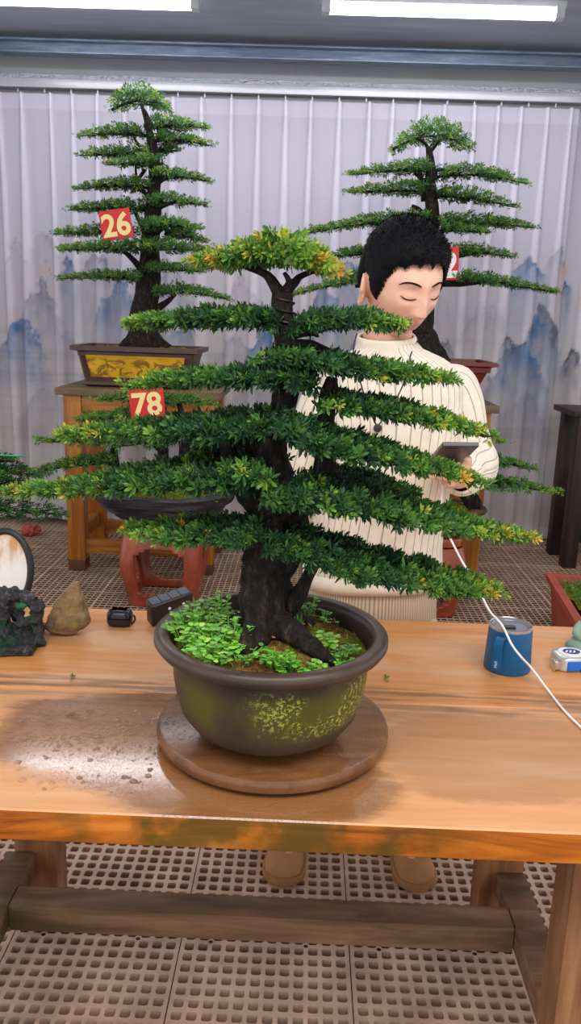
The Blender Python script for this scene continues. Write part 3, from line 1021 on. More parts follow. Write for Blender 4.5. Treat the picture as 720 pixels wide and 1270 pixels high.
# weeds, grass and moss growing in the pot
def weed(center, n, spread, hgt, leafs, name, t0, seed):
    q = np.random.default_rng(seed)
    g = G(); V = []; F_ = []; Tn = []
    b = 0
    for i in range(n):
        a = q.uniform(0, 2 * PI); r_ = spread * math.sqrt(q.random())
        base = center + np.array([math.cos(a) * r_ * .6, math.sin(a) * r_ * .6, 0])
        tip = center + np.array([math.cos(a) * r_ * 1.2, math.sin(a) * r_ * 1.2, hgt * q.uniform(.4, 1.0)])
        mid = (base + tip) / 2 + np.array([0, 0, hgt * .2])
        g0 = G(); g0.tube([base, mid, tip], [.0009, .0007, .0005], 4, res=2)
        vv = np.concatenate(g0.v); V.append(vv); F_ += [tuple(x + b for x in f) for f in g0.f]; b += len(vv); Tn += [.55] * len(vv)
        for kx in range(q.integers(3, 6)):
            t = q.uniform(.45, 1); c = base * (1 - t) ** 2 + 2 * mid * t * (1 - t) + tip * t * t
            az = q.uniform(0, 2 * PI); s = leafs * q.uniform(.6, 1.25)
            d = np.array([math.cos(az), math.sin(az), q.uniform(-.2, .45)]); d /= np.linalg.norm(d)
            sd = np.cross(d, [0, 0, 1]); sd /= np.linalg.norm(sd); up = np.cross(sd, d)
            c = c + d * s * .25
            ring = [c]
            for m_ in range(8):
                an = 2 * PI * m_ / 8
                ring.append(c + d * s * .5 * (1 - math.cos(an)) + sd * s * .46 * math.sin(an) + up * s * .08 * abs(math.sin(an)))
            V.append(np.array(ring[1:])); F_.append(tuple(b + x for x in range(8))); b += 8
            Tn += [float(np.clip(t0 + q.normal() * .2, 0, 1))] * 8
    g = G(); g.add(np.concatenate(V), F_)
    return g.build(name, M['weed'], MB_, smooth=False, attrs={'leaf_tint': np.array(Tn)})


for i, (px, py, n, sp_, h_, ls, t0) in enumerate([
        (240, 790, 26, .040, .040, .012, .55), (262, 810, 26, .042, .032, .013, .6), (228, 772, 16, .028, .045, .011, .65), (285, 800, 22, .036, .036, .011, .45),
        (258, 780, 22, .035, .040, .011, .6), (300, 818, 16, .03, .022, .010, .4), (246, 822, 14, .028, .022, .012, .65), (272, 768, 16, .03, .05, .010, .7),
        (342, 822, 22, .026, .024, .009, .3), (362, 826, 18, .024, .02, .010, .25), (402, 806, 10, .016, .03, .013, .7), (388, 828, 10, .016, .016, .010, .5),
        (428, 818, 20, .024, .018, .008, .2), (446, 806, 12, .02, .014, .008, .35), (392, 752, 10, .016, .03, .009, .15), (416, 760, 8, .018, .014, .009, .5), (212, 800, 12, .02, .03, .012, .7)]):
    c = PZ(px, py, .955); dd = np.array([c[0] - BX, c[1] - BY]); rr = np.linalg.norm(dd)
    if rr > .13: dd *= .13 / rr
    c = np.array([BX + dd[0], BY + dd[1], .934 + .03 * (1 - (min(rr, .13) / .1565) ** 2)])
    weed(c, n, sp_, h_ * 1.15, ls * .84, 'weed', t0, 100 + i)['kind'] = 'stuff'
# fallen dead leaves on the soil
k = NT('dead_leaf', .8, .2)
k.color(k.ramp(k.attr('leaf_tint').outputs['Fac'], [(0.0, lin((70, 44, 26))), (0.5, lin((142, 92, 46))), (1.0, lin((186, 150, 92)))]))
M['litter'] = k.m
q = np.random.default_rng(8); n_ = 320
ra = .145 * np.sqrt(q.random(n_)); aa = q.uniform(0, 2 * PI, n_)
Pn = np.stack([BX + ra * np.cos(aa), BY + ra * np.sin(aa), .9415 + .032 * (1 - (ra / .154) ** 2)], -1)
Vq, Fq, Tq = leaf_batch(Pn, q.normal(size=(n_, 3)) * [1, 1, .3], q.uniform(.006, .014, n_), q.random(n_), q, nl=1, shoot=.1)
g = G(); g.add(Vq, Fq); g.build('leaf_litter', M['litter'], MB_, smooth=False, attrs={'leaf_tint': Tq})['kind'] = 'stuff'
# grass tuft at the root
g = G(); q = np.random.default_rng(3); Tn = []
for i in range(130):
    c = PZ(q.normal(361, 5), q.normal(788, 7), .96); c[2] = .955
    h_ = q.uniform(.02, .05); a = q.uniform(0, 2 * PI); l_ = np.array([math.cos(a), math.sin(a), 0]) * q.uniform(0, .016)
    sd = np.array([-math.sin(a), math.cos(a), 0]) * .0009
    g.add([c - sd, c + sd, c + l_ * .4 + sd * .8 + [0, 0, h_ * .7], c + l_ + [0, 0, h_], c + l_ * .4 - sd * .8 + [0, 0, h_ * .7]], [(0, 1, 2, 3, 4)]); Tn += [q.uniform(.2, .8)] * 5
g.build('grass_tuft', M['weed'], MB_, smooth=False, attrs={'leaf_tint': np.array(Tn)})['kind'] = 'stuff'
# ---------------------------------------------------------------- background benches and pots
M['orangewood'] = wood('varnished_orange_wood', (126, 68, 22), (172, 104, 38), (200, 136, 64), 'Z', .35)
M['orangewood_x'] = wood('varnished_orange_wood_rail', (126, 68, 22), (170, 104, 40), (198, 136, 68), 'X', .35)
M['benchtop'] = wood('weathered_bench_top', (78, 66, 48), (112, 92, 62), (142, 116, 80), 'X', .6)
M['benchboot'] = plain('dark_brown_foot', (104, 66, 36), .6, var=.25)  # darker brown at the foot of the bench legs


def bench(label, x0, x1, y0, y1, zt):
    t = thing('display_bench', label, 'bench', ((x0 + x1) / 2, (y0 + y1) / 2, 0), 'orange display benches by the curtain')
    g = G(); g.box(((x0 + x1) / 2, (y0 + y1) / 2, zt - .02), (x1 - x0, y1 - y0, .04), bevel=.006); g.build('bench_top', M['benchtop'], t)
    a, b = x0 + .035, x1 - .035; c, d = y0 + .03, y1 - .03; L = .098
    for lx in (a + L / 2, b - L / 2):
        for ly in (c + L / 2, d - L / 2):
            g = G(); g.box((lx, ly, (zt - .04) / 2 + .03), (L, L, zt - .10), bevel=.006)
            lg = g.build('leg', M['orangewood'], t)
            g = G(); g.box((lx, ly, .03), (L + .001, L + .001, .06), bevel=.006); g.build('foot', M['benchboot'], lg)
    for ly in (c + .03, d - .03):
        g = G(); g.box(((a + b) / 2, ly, zt - .085), (b - a - 2 * L, .04, .085), bevel=.004); g.build('apron', M['orangewood_x'], t)
        g = G(); g.box(((a + b) / 2, ly + .02 * (1 if ly < (c + d) / 2 else -1), .137), (b - a - 2 * L, .05, .082), bevel=.005); g.build('rail', M['orangewood_x'], t)
    for lx in (a + L / 2, b - L / 2):
        g = G(); g.box((lx, (c + d) / 2, .20), (.05, d - c - 2 * L, .08), bevel=.005); g.build('rail', M['orangewood_x'], t)
        g = G(); g.box((lx, (c + d) / 2, zt - .085), (.04, d - c - 2 * L, .085), bevel=.005); g.build('apron', M['orangewood_x'], t)
    return t


BZ = 1.045
bench('orange wooden bench under the yellow-panelled pot of the bonsai tagged 26', -1.37, -.47, 4.38, 4.98, BZ)
bench('orange wooden bench under the dark red pot, behind the person', .15, 1.04, 4.38, 4.98, BZ - .02)


def rrect(cx, cy, hx, hy, z, r, n=6):
    out = []
    for (sx, sy, a0) in ((1, 1, 0), (-1, 1, 90), (-1, -1, 180), (1, -1, 270)):
        for i in range(n):
            a = R(a0 + 90 * i / (n - 1))
            out.append((cx + sx * (hx - r) + r * math.cos(a), cy + sy * (hy - r) + r * math.sin(a), z))
    return out


def rect_pot(root, cx, cy, hx, hy, prof, mat, name='pot', r=.02):
    g = G()
    g.loft([rrect(cx, cy, hx - i, hy - i, z, max(.004, min(r, hy - i - .001))) for (i, z) in prof], cap=False)
    n = 24
    g.f.append(tuple(range(n))[::-1]); g.mi.append(0)
    return g.build(name, mat, root, sharp=35)


def soil_patch(root, cx, cy, hx, hy, z, h, mat, name='soil', seed=1):
    g = G(); nx, ny = 36, 24; V = []
    for j in range(ny + 1):
        for i in range(nx + 1):
            u_, v_ = i / nx * 2 - 1, j / ny * 2 - 1
            V.append((cx + u_ * hx, cy + v_ * hy, z + h * (1 - u_ * u_) * (1 - v_ * v_) + .02 * mnoise.noise(Vector((u_ * 6, v_ * 4, seed)))))
    F_ = [(j * (nx + 1) + i, j * (nx + 1) + i + 1, (j + 1) * (nx + 1) + i + 1, (j + 1) * (nx + 1) + i) for j in range(ny) for i in range(nx)]
    g.add(V, F_)
    return g.build(name, mat, root)


M['brownpot'] = plain('dark_brown_stoneware', (82, 56, 46), .45, var=.2, sc=9)
M['redpot'] = plain('dark_red_glazed_pot', (120, 44, 36), .35, var=.15, sc=6)
k = NT('yellow_relief_panel', .5, .4)
nv = k.noise(k.scale(k.obj(), (1, 1, 1.4)), 16, 6, .65, .8)
xx, yy, zz = k.sep(k.obj())
mk_ = k.math('MULTIPLY', k.maprange(nv, .47, .55), k.maprange(k.math('ABSOLUTE', k.math('SUBTRACT', zz, .105)), .07, .035))
k.color(k.mix(k.math('MULTIPLY', mk_, .8), k.ramp(k.noise(k.obj(), 6), [(.3, lin((196, 140, 14))), (.7, lin((226, 174, 34)))]), lin((104, 62, 26))))
k.bump(nv, .4, .004)
M['yellowpanel'] = k.m


def number_tag(label, text, quad, Y, fs=.78, dx=0.0, bar=False):
    TL, TR, BL = (P(a, b, Y) for a, b in quad)
    U = TR - TL; W_ = BL - TL
    c = TL + U / 2 + W_ / 2
    lu, lw = np.linalg.norm(U), np.linalg.norm(W_)
    U = U / lu; Vv = -(W_ / lw); Vv = Vv - U * (U @ Vv); Vv /= np.linalg.norm(Vv); N_ = np.cross(U, Vv)
    t = thing('number_tag', label, 'tag', c, 'red number tags')
    rot = Matrix([[U[i], Vv[i], N_[i]] for i in range(3)])
    g = G(); g.box(c, (lu, lw, .006), bevel=.002, rot=rot); g.build('plate', M['tagred'], t)
    V, F_ = text_mesh(text, 1.0, .004, .028)
    mn, mxx = V.min(0), V.max(0)
    V = V - (mn + mxx) / 2
    sc_ = min(lw * fs / (mxx[1] - mn[1]), lu * .92 / (mxx[0] - mn[0]))
    V[:, 0] *= sc_; V[:, 1] *= sc_ * 1.02; V[:, 2] = V[:, 2] * .25 + .0045
    V = c + np.outer(V[:, 0] + dx * lu, U) + np.outer(V[:, 1], Vv) + np.outer(V[:, 2], N_)
    g = G(); g.add(V, F_)
    if bar:
        g.box(c - Vv * lw * .40 + N_ * .004, (lu * .8, lw * .07, .003), bevel=0, rot=rot)
    g.build('number', M['tagyellow'] if not bar else M['tagwhite'], t, smooth=False)
    return t


M['tagred'] = plain('red_tag_card', (214, 36, 40), .5, var=.06)
M['tagyellow'] = plain('pale_yellow_ink', (252, 226, 150), .5, var=.03)
M['tagwhite'] = plain('white_ink', (245, 240, 236), .5, var=.03)


def bg_tree(root, trunk, rad, branches, pads, Y, leaf, q, dens=1.0, hwm=1.0, name_t='trunk'):
    g = G(); g.tube([P(a, b, Y + (dd[0] if dd else 0)) for a, b, *dd in trunk], rad, 14, res=5, bumpy=.22, bfreq=16)
    g.build(name_t, M['bark'], root, sharp=None)
    for pts, r_ in branches:
        g = G(); g.tube([P(a, b, Y + (dd[0] if dd else 0)) for a, b, *dd in pts], r_, 8, res=4, bumpy=.2, bfreq=20)
        g.build('branch', M['bark'], root, sharp=None)
    for (pts, y0, y1, hw, thp, te) in pads:
        s = Y / FPX
        sp = pxspine(pts, Y + y0, Y + y1)
        L = np.linalg.norm(np.diff(sp, axis=0), axis=1).sum()
        n = int(dens * (40 + L * hw * 2 / (leaf * leaf * 1.1)))
        hws = [hw * .8, hw, hw * .85, hw * .6, hw * .15] if te == 1 else [hw * .3, hw * .9, hw, hw * .9, hw * .3]
        ths = [thp * s, thp * s, thp * s * .8, thp * s * .6, thp * s * .25] if te == 1 else [thp * s * .4, thp * s * .85, thp * s, thp * s * .85, thp * s * .4]
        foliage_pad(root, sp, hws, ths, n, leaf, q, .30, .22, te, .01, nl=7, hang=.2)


q = np.random.default_rng(41)
# ------ bonsai tagged 26
YB = 4.67
t = thing('potted_bonsai', 'tall upright bonsai with tag 26 in brown pot with yellow panels at left', 'bonsai', (-.95, YB, BZ), 'layered bonsai on stands')
rect_pot(t, -.95, YB, .355, .23, [(.075, BZ), (.06, BZ + .012), (.06, BZ + .02), (.065, BZ + .03), (.035, BZ + .19), (.03, BZ + .195), (0, BZ + .20), (0, BZ + .225), (.03, BZ + .225), (.035, BZ + .17)], M['brownpot'])
for sx in (-1, 1):
    g = G()
    c0 = (-.95, YB, 0)
for (sy) in (-1,):
    V = []
    for (zz, ins) in ((BZ + .055, .060), (BZ + .175, .037)):
        V += [(-.95 - (.355 - ins) + .045, YB - .23 + ins - .004, zz), (-.95 + (.355 - ins) - .045, YB - .23 + ins - .004, zz)]
    V = np.array(V); Vb = V + np.array([0, .012, 0])
    g = G(); g.add(np.concatenate([V, Vb]), [(0, 1, 3, 2), (4, 6, 7, 5), (0, 4, 5, 1), (2, 3, 7, 6), (0, 2, 6, 4), (1, 5, 7, 3)])
    g.build('panel', M['yellowpanel'], t, smooth=False)
soil_patch(t, -.95, YB, .31, .185, BZ + .20, .03, M['soil'], seed=2)
trunk26 = [(179, 432), (178, 412), (178, 388), (183, 360), (185, 317), (190, 262), (191, 208), (187, 172), (181, 150), (175, 128)]
rad26 = [.155, .085, .075, .065, .058, .042, .034, .022, .012, .008]
br26 = [([(182, 430, -.05), (165, 424, -.08), (148, 430, -.1)], [.06, .04, .012]), ([(182, 420), (196, 425, -.05), (208, 431, -.06)], [.05, .035, .012]),
        ([(181, 350), (172, 330), (150, 308)], [.03, .02, .008]), ([(186, 300), (176, 280), (166, 262)], [.02, .014, .006]), ([(190, 255), (180, 240), (168, 232)], [.018, .012, .006]),
        ([(184, 390), (206, 375), (218, 365)], [.03, .018, .006]), ([(176, 388), (172, 360), (172, 345)], [.03, .022, .010]), ([(188, 300), (200, 284), (212, 280)], [.02, .012, .006]), ([(191, 235), (200, 224), (215, 220)], [.015, .01, .005]),
        ([(188, 190), (172, 180), (166, 170)], [.012, .009, .005]), ([(189, 180), (200, 170), (215, 168)], [.014, .009, .005]), ([(180, 210), (170, 222), (168, 205)], [.01, .008, .005]),
        ([(190, 270), (199, 258), (215, 252)], [.016, .01, .005]), ([(177, 135), (183, 145), (190, 160)], [.01, .01, .012])]
pads26 = [([(138, 136), (155, 128), (175, 124), (195, 128), (212, 138)], 0, 0, .16, 13, 0),
          ([(180, 168), (150, 166), (100, 168)], 0, .05, .13, 9, 1), ([(190, 158), (220, 155), (257, 159)], 0, -.03, .12, 8, 1), ([(196, 174), (225, 174), (262, 180)], .05, 0, .12, 8, 1),
          ([(186, 193), (150, 192), (98, 192)], 0, -.02, .14, 9, 1), ([(202, 203), (170, 202), (133, 204)], -.1, -.15, .10, 8, 1), ([(195, 188), (205, 188), (220, 186)], .1, .15, .10, 7, 1),
          ([(196, 219), (225, 219), (258, 224)], 0, -.05, .13, 8, 1), ([(186, 233), (150, 230), (94, 234)], 0, -.05, .15, 8, 1), ([(188, 252), (220, 250), (256, 254)], -.05, -.1, .13, 8, 1),
          ([(182, 260), (140, 258), (84, 260)], 0, .02, .15, 9, 1), ([(178, 283), (215, 279), (250, 284)], -.1, -.14, .15, 8, 1), ([(204, 291), (230, 293), (258, 300)], .06, .08, .12, 8, 1),
          ([(165, 288), (120, 288), (68, 290)], 0, .03, .16, 9, 1), ([(180, 309), (130, 309), (72, 310)], -.12, -.12, .17, 10, 1), ([(180, 309), (220, 309), (262, 311)], -.12, -.12, .17, 10, 1),
          ([(184, 334), (215, 334), (252, 336)], -.08, -.12, .12, 8, 1), ([(178, 346), (140, 344), (74, 345)], 0, -.03, .16, 9, 1), ([(198, 364), (235, 362), (283, 371)], -.04, -.08, .14, 9, 1)]
bg_tree(t, trunk26, rad26, br26, pads26, YB, .023, q, 1.25)
number_tag('red tag with number 26 hanging on the left rear bonsai', '26', ((122, 263), (160, 257), (128, 300)), 4.42)

# ------ bonsai tagged 2 in the dark red pot
t = thing('potted_bonsai', 'tall dome-crowned bonsai in dark red pot behind the person', 'bonsai', (.60, YB, BZ - .02), 'layered bonsai on stands')
z0 = BZ - .02
rect_pot(t, .60, YB, .43, .24, [(.075, z0), (.055, z0 + .004), (.06, z0 + .02), (.085, z0 + .05), (.09, z0 + .062), (.08, z0 + .068), (.08, z0 + .076), (.088, z0 + .082), (.075, z0 + .11), (.04, z0 + .19), (.028, z0 + .20), (.0, z0 + .206), (0, z0 + .224), (.03, z0 + .224), (.035, z0 + .17)], M['redpot'])
soil_patch(t, .60, YB, .385, .2, z0 + .20, .02, M['moss'], seed=5)
g = G()
g.tube([P(522, 450, YB), P(521, 425, YB), P(522, 402, YB), P(526, 380, YB)], [.17, .11, .05, .03], 16, res=5, bumpy=.25, bfreq=12)
g.build('root_base', M['bark'], t, sharp=None)
trunk2 = [(522, 420), (528, 360), (534, 310), (536, 270), (533, 235), (534, 205), (531, 182)]
br2 = [([(535, 280), (522, 262), (510, 255)], [.02, .014, .008]), ([(534, 250), (546, 238), (560, 232)], [.016, .012, .006]), ([(533, 225), (522, 222), (512, 212)], [.014, .01, .006]),
       ([(534, 215), (546, 210), (556, 214)], [.014, .01, .006]), ([(532, 190), (540, 180), (545, 172)], [.012, .01, .006]), ([(531, 185), (525, 176), (515, 172)], [.012, .009, .005]), ([(524, 250), (523, 225), (518, 205)], [.012, .012, .008]),
       ([(536, 300), (550, 285), (570, 278)], [.02, .014, .007]), ([(534, 320), (560, 318), (590, 314)], [.02, .014, .007]), ([(530, 350), (560, 352), (600, 350)], [.025, .018, .008]), ([(530, 345), (490, 352), (440, 355)], [.025, .018, .008]),
       ([(532, 318), (490, 318), (450, 312)], [.02, .014, .007]), ([(533, 290), (500, 280), (460, 278)], [.02, .014, .007])]
pads2 = [([(486, 185), (508, 174), (533, 168), (562, 173), (584, 184)], 0, 0, .2, 15, 0),
         ([(532, 212), (490, 211), (432, 216)], 0, -.02, .15, 8, 1), ([(542, 219), (590, 216), (652, 227)], 0, -.04, .16, 9, 1), ([(532, 237), (490, 236), (431, 238)], 0, .03, .16, 9, 1), ([(542, 243), (590, 246), (640, 257)], -.05, -.09, .15, 9, 1),
         ([(530, 274), (460, 276), (373, 290)], 0, -.04, .19, 10, 1), ([(540, 277), (600, 277), (660, 282)], 0, .03, .17, 10, 1), ([(548, 285), (575, 286), (606, 288)], -.12, -.15, .10, 8, 1),
         ([(520, 312), (450, 314), (395, 321)], 0, -.02, .16, 9, 1), ([(540, 314), (590, 313), (636, 318)], -.05, -.08, .14, 9, 1),
         ([(520, 346), (440, 348), (362, 366)], -.05, -.1, .18, 10, 1), ([(535, 346), (600, 349), (688, 362)], -.05, -.1, .18, 10, 1)]
bg_tree(t, trunk2, [.06, .05, .045, .04, .032, .025, .016], br2, pads2, YB, .023, q, 1.25)
number_tag('red tag with white 2 partly hidden behind the person head', '2', ((538, 307), (569, 306), (537, 348)), 4.44, .72, .16, True)

# ------ drum stools
k = NT('red_lacquer_ceramic', .32, .45)
nr = k.noise(k.scale(k.obj(), (3, 3, 1)), 3, 5, .6)
k.color(k.ramp(nr, [(.3, lin((112, 44, 32))), (.55, lin((158, 72, 50))), (.8, lin((196, 116, 82)))]))
M['stool'] = k.m


def drum_stool(label, cx, cy, h, half, rz=0.0):
    t = thing('drum_stool', label, 'stool', (cx, cy, 0), 'red drum stools')

    def ring(hw, z, n=15):                       # rounded square, n points per side
        out = []
        for s in range(4):
            for i in range(n):
                u_ = -1 + 2 * i / n
                a = s * PI / 2
                px_, py_ = hw, u_ * hw
                # squircle
                l_ = (abs(px_) ** 5 + abs(py_) ** 5) ** .2
                px_, py_ = px_ * hw / l_, py_ * hw / l_
                out.append((cx + px_ * math.cos(a + rz) - py_ * math.sin(a + rz), cy + px_ * math.sin(a + rz) + py_ * math.cos(a + rz), z))
        return out
    g = G(); g.loft([ring(half * .80, h - .045), ring(half * .84, h - .04), ring(half * .86, h - .012), ring(half * .84, h), ring(half * .1, h)]); g.build('seat', M['stool'], t, sharp=50)
    nz = 26; n = 15
    g = G(); V = []; F_ = []
    for j in range(nz + 1):
        v_ = j / nz
        z = v_ * (h - .045)
        hw = half * (.83 + .17 * math.sin(PI * min(1, (1 - v_) * .95 + .12)) ** 1.2)
        V += ring(hw, z)
    tot = 4 * n
    for j in range(nz):
        for i in range(tot):
            u_ = ((i % n) + .5) / n * 2 - 1; v_ = (j + .5) / nz
            if (abs(u_ / .60) ** 4 + abs((v_ - .46) / .34) ** 4) < 1: continue
            k2 = (i + 1) % tot
            F_.append((j * tot + i, j * tot + k2, (j + 1) * tot + k2, (j + 1) * tot + i))
    g.add(V, F_)
    o = g.build('frame', M['stool'], t, sharp=None)
    bake(o, [('SOLIDIFY', dict(thickness=.03, offset=-1.0)), ('BEVEL', dict(width=.004, segments=2))])
    return t


SLX, SRX, SY_ = -.708, .615, 4.03
drum_stool('red drum stool under the slate tray of the bonsai tagged 78', SLX, SY_, .43, .215)
drum_stool('glossy red drum stool half hidden behind the person trousers', SRX, SY_, .41, .215, .12)

# ------ slate tray bonsai tagged 78
k = NT('black_slate', .55, .4)
ns = k.noise(k.scale(k.obj(), (2, 2, 16)), 3, 6, .65)
k.color(k.ramp(ns, [(.3, lin((30, 28, 32))), (.6, lin((66, 60, 66))), (.8, lin((110, 102, 104)))])); k.bump(ns, .8, .02)
M['slate'] = k.m
k = NT('brown_layered_rock', .6, .4)
ns = k.noise(k.scale(k.obj(), (3, 3, 12)), 3, 6, .65)
k.color(k.ramp(ns, [(.3, lin((62, 40, 20))), (.6, lin((120, 82, 44))), (.8, lin((164, 124, 78)))])); k.bump(ns, .8, .02)
M['brownrock'] = k.m


def rock_tray(root, cx, cy, hx, hy, z0, z1, mat, seed):
    g = G(); n = 72; rings = []
    lv = [(0.50, 0), (.62, .06), (.66, .22), (.80, .34), (.82, .5), (.93, .62), (.95, .80), (1.0, .90), (.98, 1.0), (.90, .99), (.86, .88), (.5, .86), (.02, .86)]
    for j, (s, v_) in enumerate(lv):
        rg = []
        for i in range(n):
            a = 2 * PI * i / n
            w_ = 1 + .10 * mnoise.noise(Vector((math.cos(a) * 1.7, math.sin(a) * 1.7, seed))) + .05 * mnoise.noise(Vector((math.cos(a) * 6, math.sin(a) * 6, seed + v_ * 4)))
            rg.append((cx + hx * s * w_ * math.cos(a), cy + hy * s * w_ * math.sin(a), z0 + (z1 - z0) * v_ + (.02 * mnoise.noise(Vector((math.cos(a) * 2, math.sin(a) * 2, seed + 9))) * v_)))
        rings.append(rg)
    g.loft(rings)
    return g.build('rock_tray', mat, root, sharp=45)


t = thing('potted_bonsai', 'wide low bonsai with tag 78 on black slate tray above red stool', 'bonsai', (SLX, SY_, .43), 'layered bonsai on stands')
rock_tray(t, SLX - .01, SY_ - .02, .385, .25, .431, .588, M['slate'], 3)
soil_patch(t, SLX + .02, SY_ - .02, .27, .17, .562, .085, M['moss'], 'moss', 4)
Y78 = 4.0
tr78 = [([(142, 612), (143, 585), (140, 558)], [.035, .028, .02]), ([(202, 610), (202, 580), (203, 556)], [.04, .032, .026]), ([(228, 612), (229, 570), (228, 545)], [.04, .032, .026]), ([(252, 610), (248, 575), (244, 560)], [.03, .022, .018])]
for pts, r_ in tr78:
    g = G(); g.tube([P(a, b, Y78) for a, b in pts], r_, 10, res=4, bumpy=.25, bfreq=20); g.build('trunk', M['bark'], t, sharp=None)
for pts, r_ in (([(143, 590), (135, 575), (118, 575)], [.018, .012, .006]), ([(140, 560), (142, 548), (130, 540)], [.018, .012, .006]), ([(203, 560), (190, 552), (182, 545)], [.016, .012, .006]),
                ([(203, 556), (206, 540), (203, 505)], [.02, .018, .012]), ([(228, 548), (226, 520), (222, 500)], [.02, .018, .012]), ([(244, 560), (255, 550), (266, 548)], [.014, .01, .006])):
    g = G(); g.tube([P(a, b, Y78) for a, b in pts], r_, 8, res=4, bumpy=.2, bfreq=20); g.build('branch', M['bark'], t, sharp=None)
for (pts, y0, y1, hw, thp, te) in [([(210, 496), (170, 494), (120, 496)], .05, .05, .12, 9, 1), ([(205, 498), (235, 498), (268, 502)], .05, .05, .12, 9, 1), ([(170, 518), (135, 518), (96, 520)], -.1, -.1, .13, 9, 1),
                                   ([(215, 548), (150, 548), (50, 546)], -.1, -.12, .14, 11, 1), ([(143, 572), (90, 576), (30, 590)], -.1, -.15, .10, 9, 1), ([(200, 585), (175, 582), (140, 586)], -.1, -.12, .13, 10, 1), ([(200, 582), (235, 580), (275, 586)], -.1, -.1, .14, 10, 1),
                                   ([(240, 548), (258, 546), (280, 552)], 0, 0, .08, 8, 1)]:
    s = 4.0 / FPX; sp = pxspine(pts, Y78 + y0, Y78 + y1); L = np.linalg.norm(np.diff(sp, axis=0), axis=1).sum(); lf = .026
    foliage_pad(t, sp, [hw * .8, hw, hw * .85, hw * .6, hw * .15], [thp * s, thp * s, thp * s * .8, thp * s * .6, thp * s * .3], int(40 + L * hw * 2 / (lf * lf * 1.1)), lf, q, .30, .3, te, .02, nl=8, hang=.2)
number_tag('red tag with number 78 standing on the low slate tray bonsai', '78', ((159, 484), (202, 481), (163, 521)), 3.80)

# ------ rock pot bonsai behind the person
t = thing('potted_bonsai', 'low spreading bonsai in brown rock pot, mostly hidden behind the person', 'bonsai', (SRX, SY_, .41), 'layered bonsai on stands')
rock_tray(t, SRX + .02, SY_ - .02, .30, .24, .411, .555, M['brownrock'], 8)
soil_patch(t, SRX + .02, SY_ - .02, .22, .16, .53, .06, M['moss'], 'moss', 7)
g = G(); g.tube([P(586, 636, SY_), P(585, 622, SY_), P(576, 608, SY_), P(562, 590, SY_), P(552, 560, SY_)], [.06, .045, .04, .032, .02], 12, res=5, bumpy=.28, bfreq=20); g.build('trunk', M['bark'], t, sharp=None)
for pts, r_ in (([(552, 560), (580, 548), (600, 546)], [.016, .012, .005]), ([(562, 590), (590, 578), (640, 575)], [.018, .014, .005]), ([(570, 600), (600, 598), (660, 604)], [.02, .015, .005]), ([(556, 575), (545, 560), (530, 590), (536, 610)], [.01, .01, .006, .004])):
    g = G(); g.tube([P(a, b, SY_) for a, b in pts], r_, 8, res=4, bumpy=.2, bfreq=20); g.build('branch', M['bark'], t, sharp=None)
for (pts, y0, y1, hw, thp, te) in [([(545, 540), (580, 540), (624, 548)], 0, 0, .12, 8, 1), ([(560, 572), (610, 572), (665, 582)], .05, .05, .13, 8, 1), ([(560, 602), (620, 602), (697, 611)], -.08, -.12, .15, 9, 1)]:
    s = 4.0 / FPX; sp = pxspine(pts, SY_ + y0, SY_ + y1); L = np.linalg.norm(np.diff(sp, axis=0), axis=1).sum(); lf = .026
    foliage_pad(t, sp, [hw * .8, hw, hw * .85, hw * .6, hw * .12], [thp * s, thp * s, thp * s * .9, thp * s * .6, thp * s * .25], int(40 + L * hw * 2 / (lf * lf * 1.1)), lf, q, .26, .36, te, .02, nl=8, hang=.2)

# ------ bonsai at the left frame edge
YL = 3.35; cxl = P(-75, 640, YL)[0]
drum_stool('red drum stool at far left under the bonsai with a green tag', cxl, YL, .40, .20)
t = thing('potted_bonsai', 'dark bonsai branches with green tag at the left edge beside the curtain', 'bonsai', (cxl, YL, .40), 'layered bonsai on stands')
rect_pot(t, cxl, YL, .19, .15, [(.04, .401), (.03, .42), (.01, .50), (0, .505), (0, .52), (.02, .52), (.03, .48)], M['brownpot'])
soil_patch(t, cxl, YL, .15, .11, .50, .02, M['soil'], seed=9)
g = G(); g.tube([(cxl, YL, .49), P(-72, 600, YL), P(-66, 580, YL), P(-70, 560, YL)], [.07, .045, .03, .015], 12, res=5, bumpy=.25, bfreq=20); g.build('trunk', M['bark'], t, sharp=None)
for (pts, y0, y1, hw, thp, te) in [([(-66, 572), (-20, 570), (18, 572)], 0, 0, .10, 8, 1), ([(-70, 588), (0, 585), (52, 590)], -.05, -.05, .12, 10, 1), ([(-70, 604), (0, 602), (46, 608)], 0, 0, .12, 9, 1), ([(-70, 634), (10, 632), (80, 638)], 0, 0, .14, 10, 1)]:
    s = 3.35 / FPX; sp = pxspine(pts, YL + y0, YL + y1); L = np.linalg.norm(np.diff(sp, axis=0), axis=1).sum(); lf = .026
    foliage_pad(t, sp, [hw * .8, hw, hw * .85, hw * .6, hw * .2], [thp * s, thp * s, thp * s * .8, thp * s * .6, thp * s * .3], int(40 + L * hw * 2 / (lf * lf * 1.1)), lf, q, .14, .12, te, 0, nl=8, hang=.2)
    g = G(); g.tube([P(-68, pts[0][1], YL), P(-30, pts[1][1] + 2, YL)], [.02, .01], 8); g.build('branch', M['bark'], t, sharp=None)
M['greencard'] = plain('green_card', (70, 190, 150), .5, var=.05)
A = P(-10, 571, YL - .1); B = P(27, 565, YL - .1)
t = thing('plant_tag', 'flat green card lying on the dark bonsai at the left edge', 'tag', (A + B) / 2)
g = G(); g.box((A + B) / 2 + np.array([0, 0, .01]), (.14, .10, .004), bevel=.001, rot=Matrix.Rotation(R(-12), 3, 'X')); g.build('card', M['greencard'], t)
M['darkcard'] = plain('dark_print', (40, 60, 60), .5)
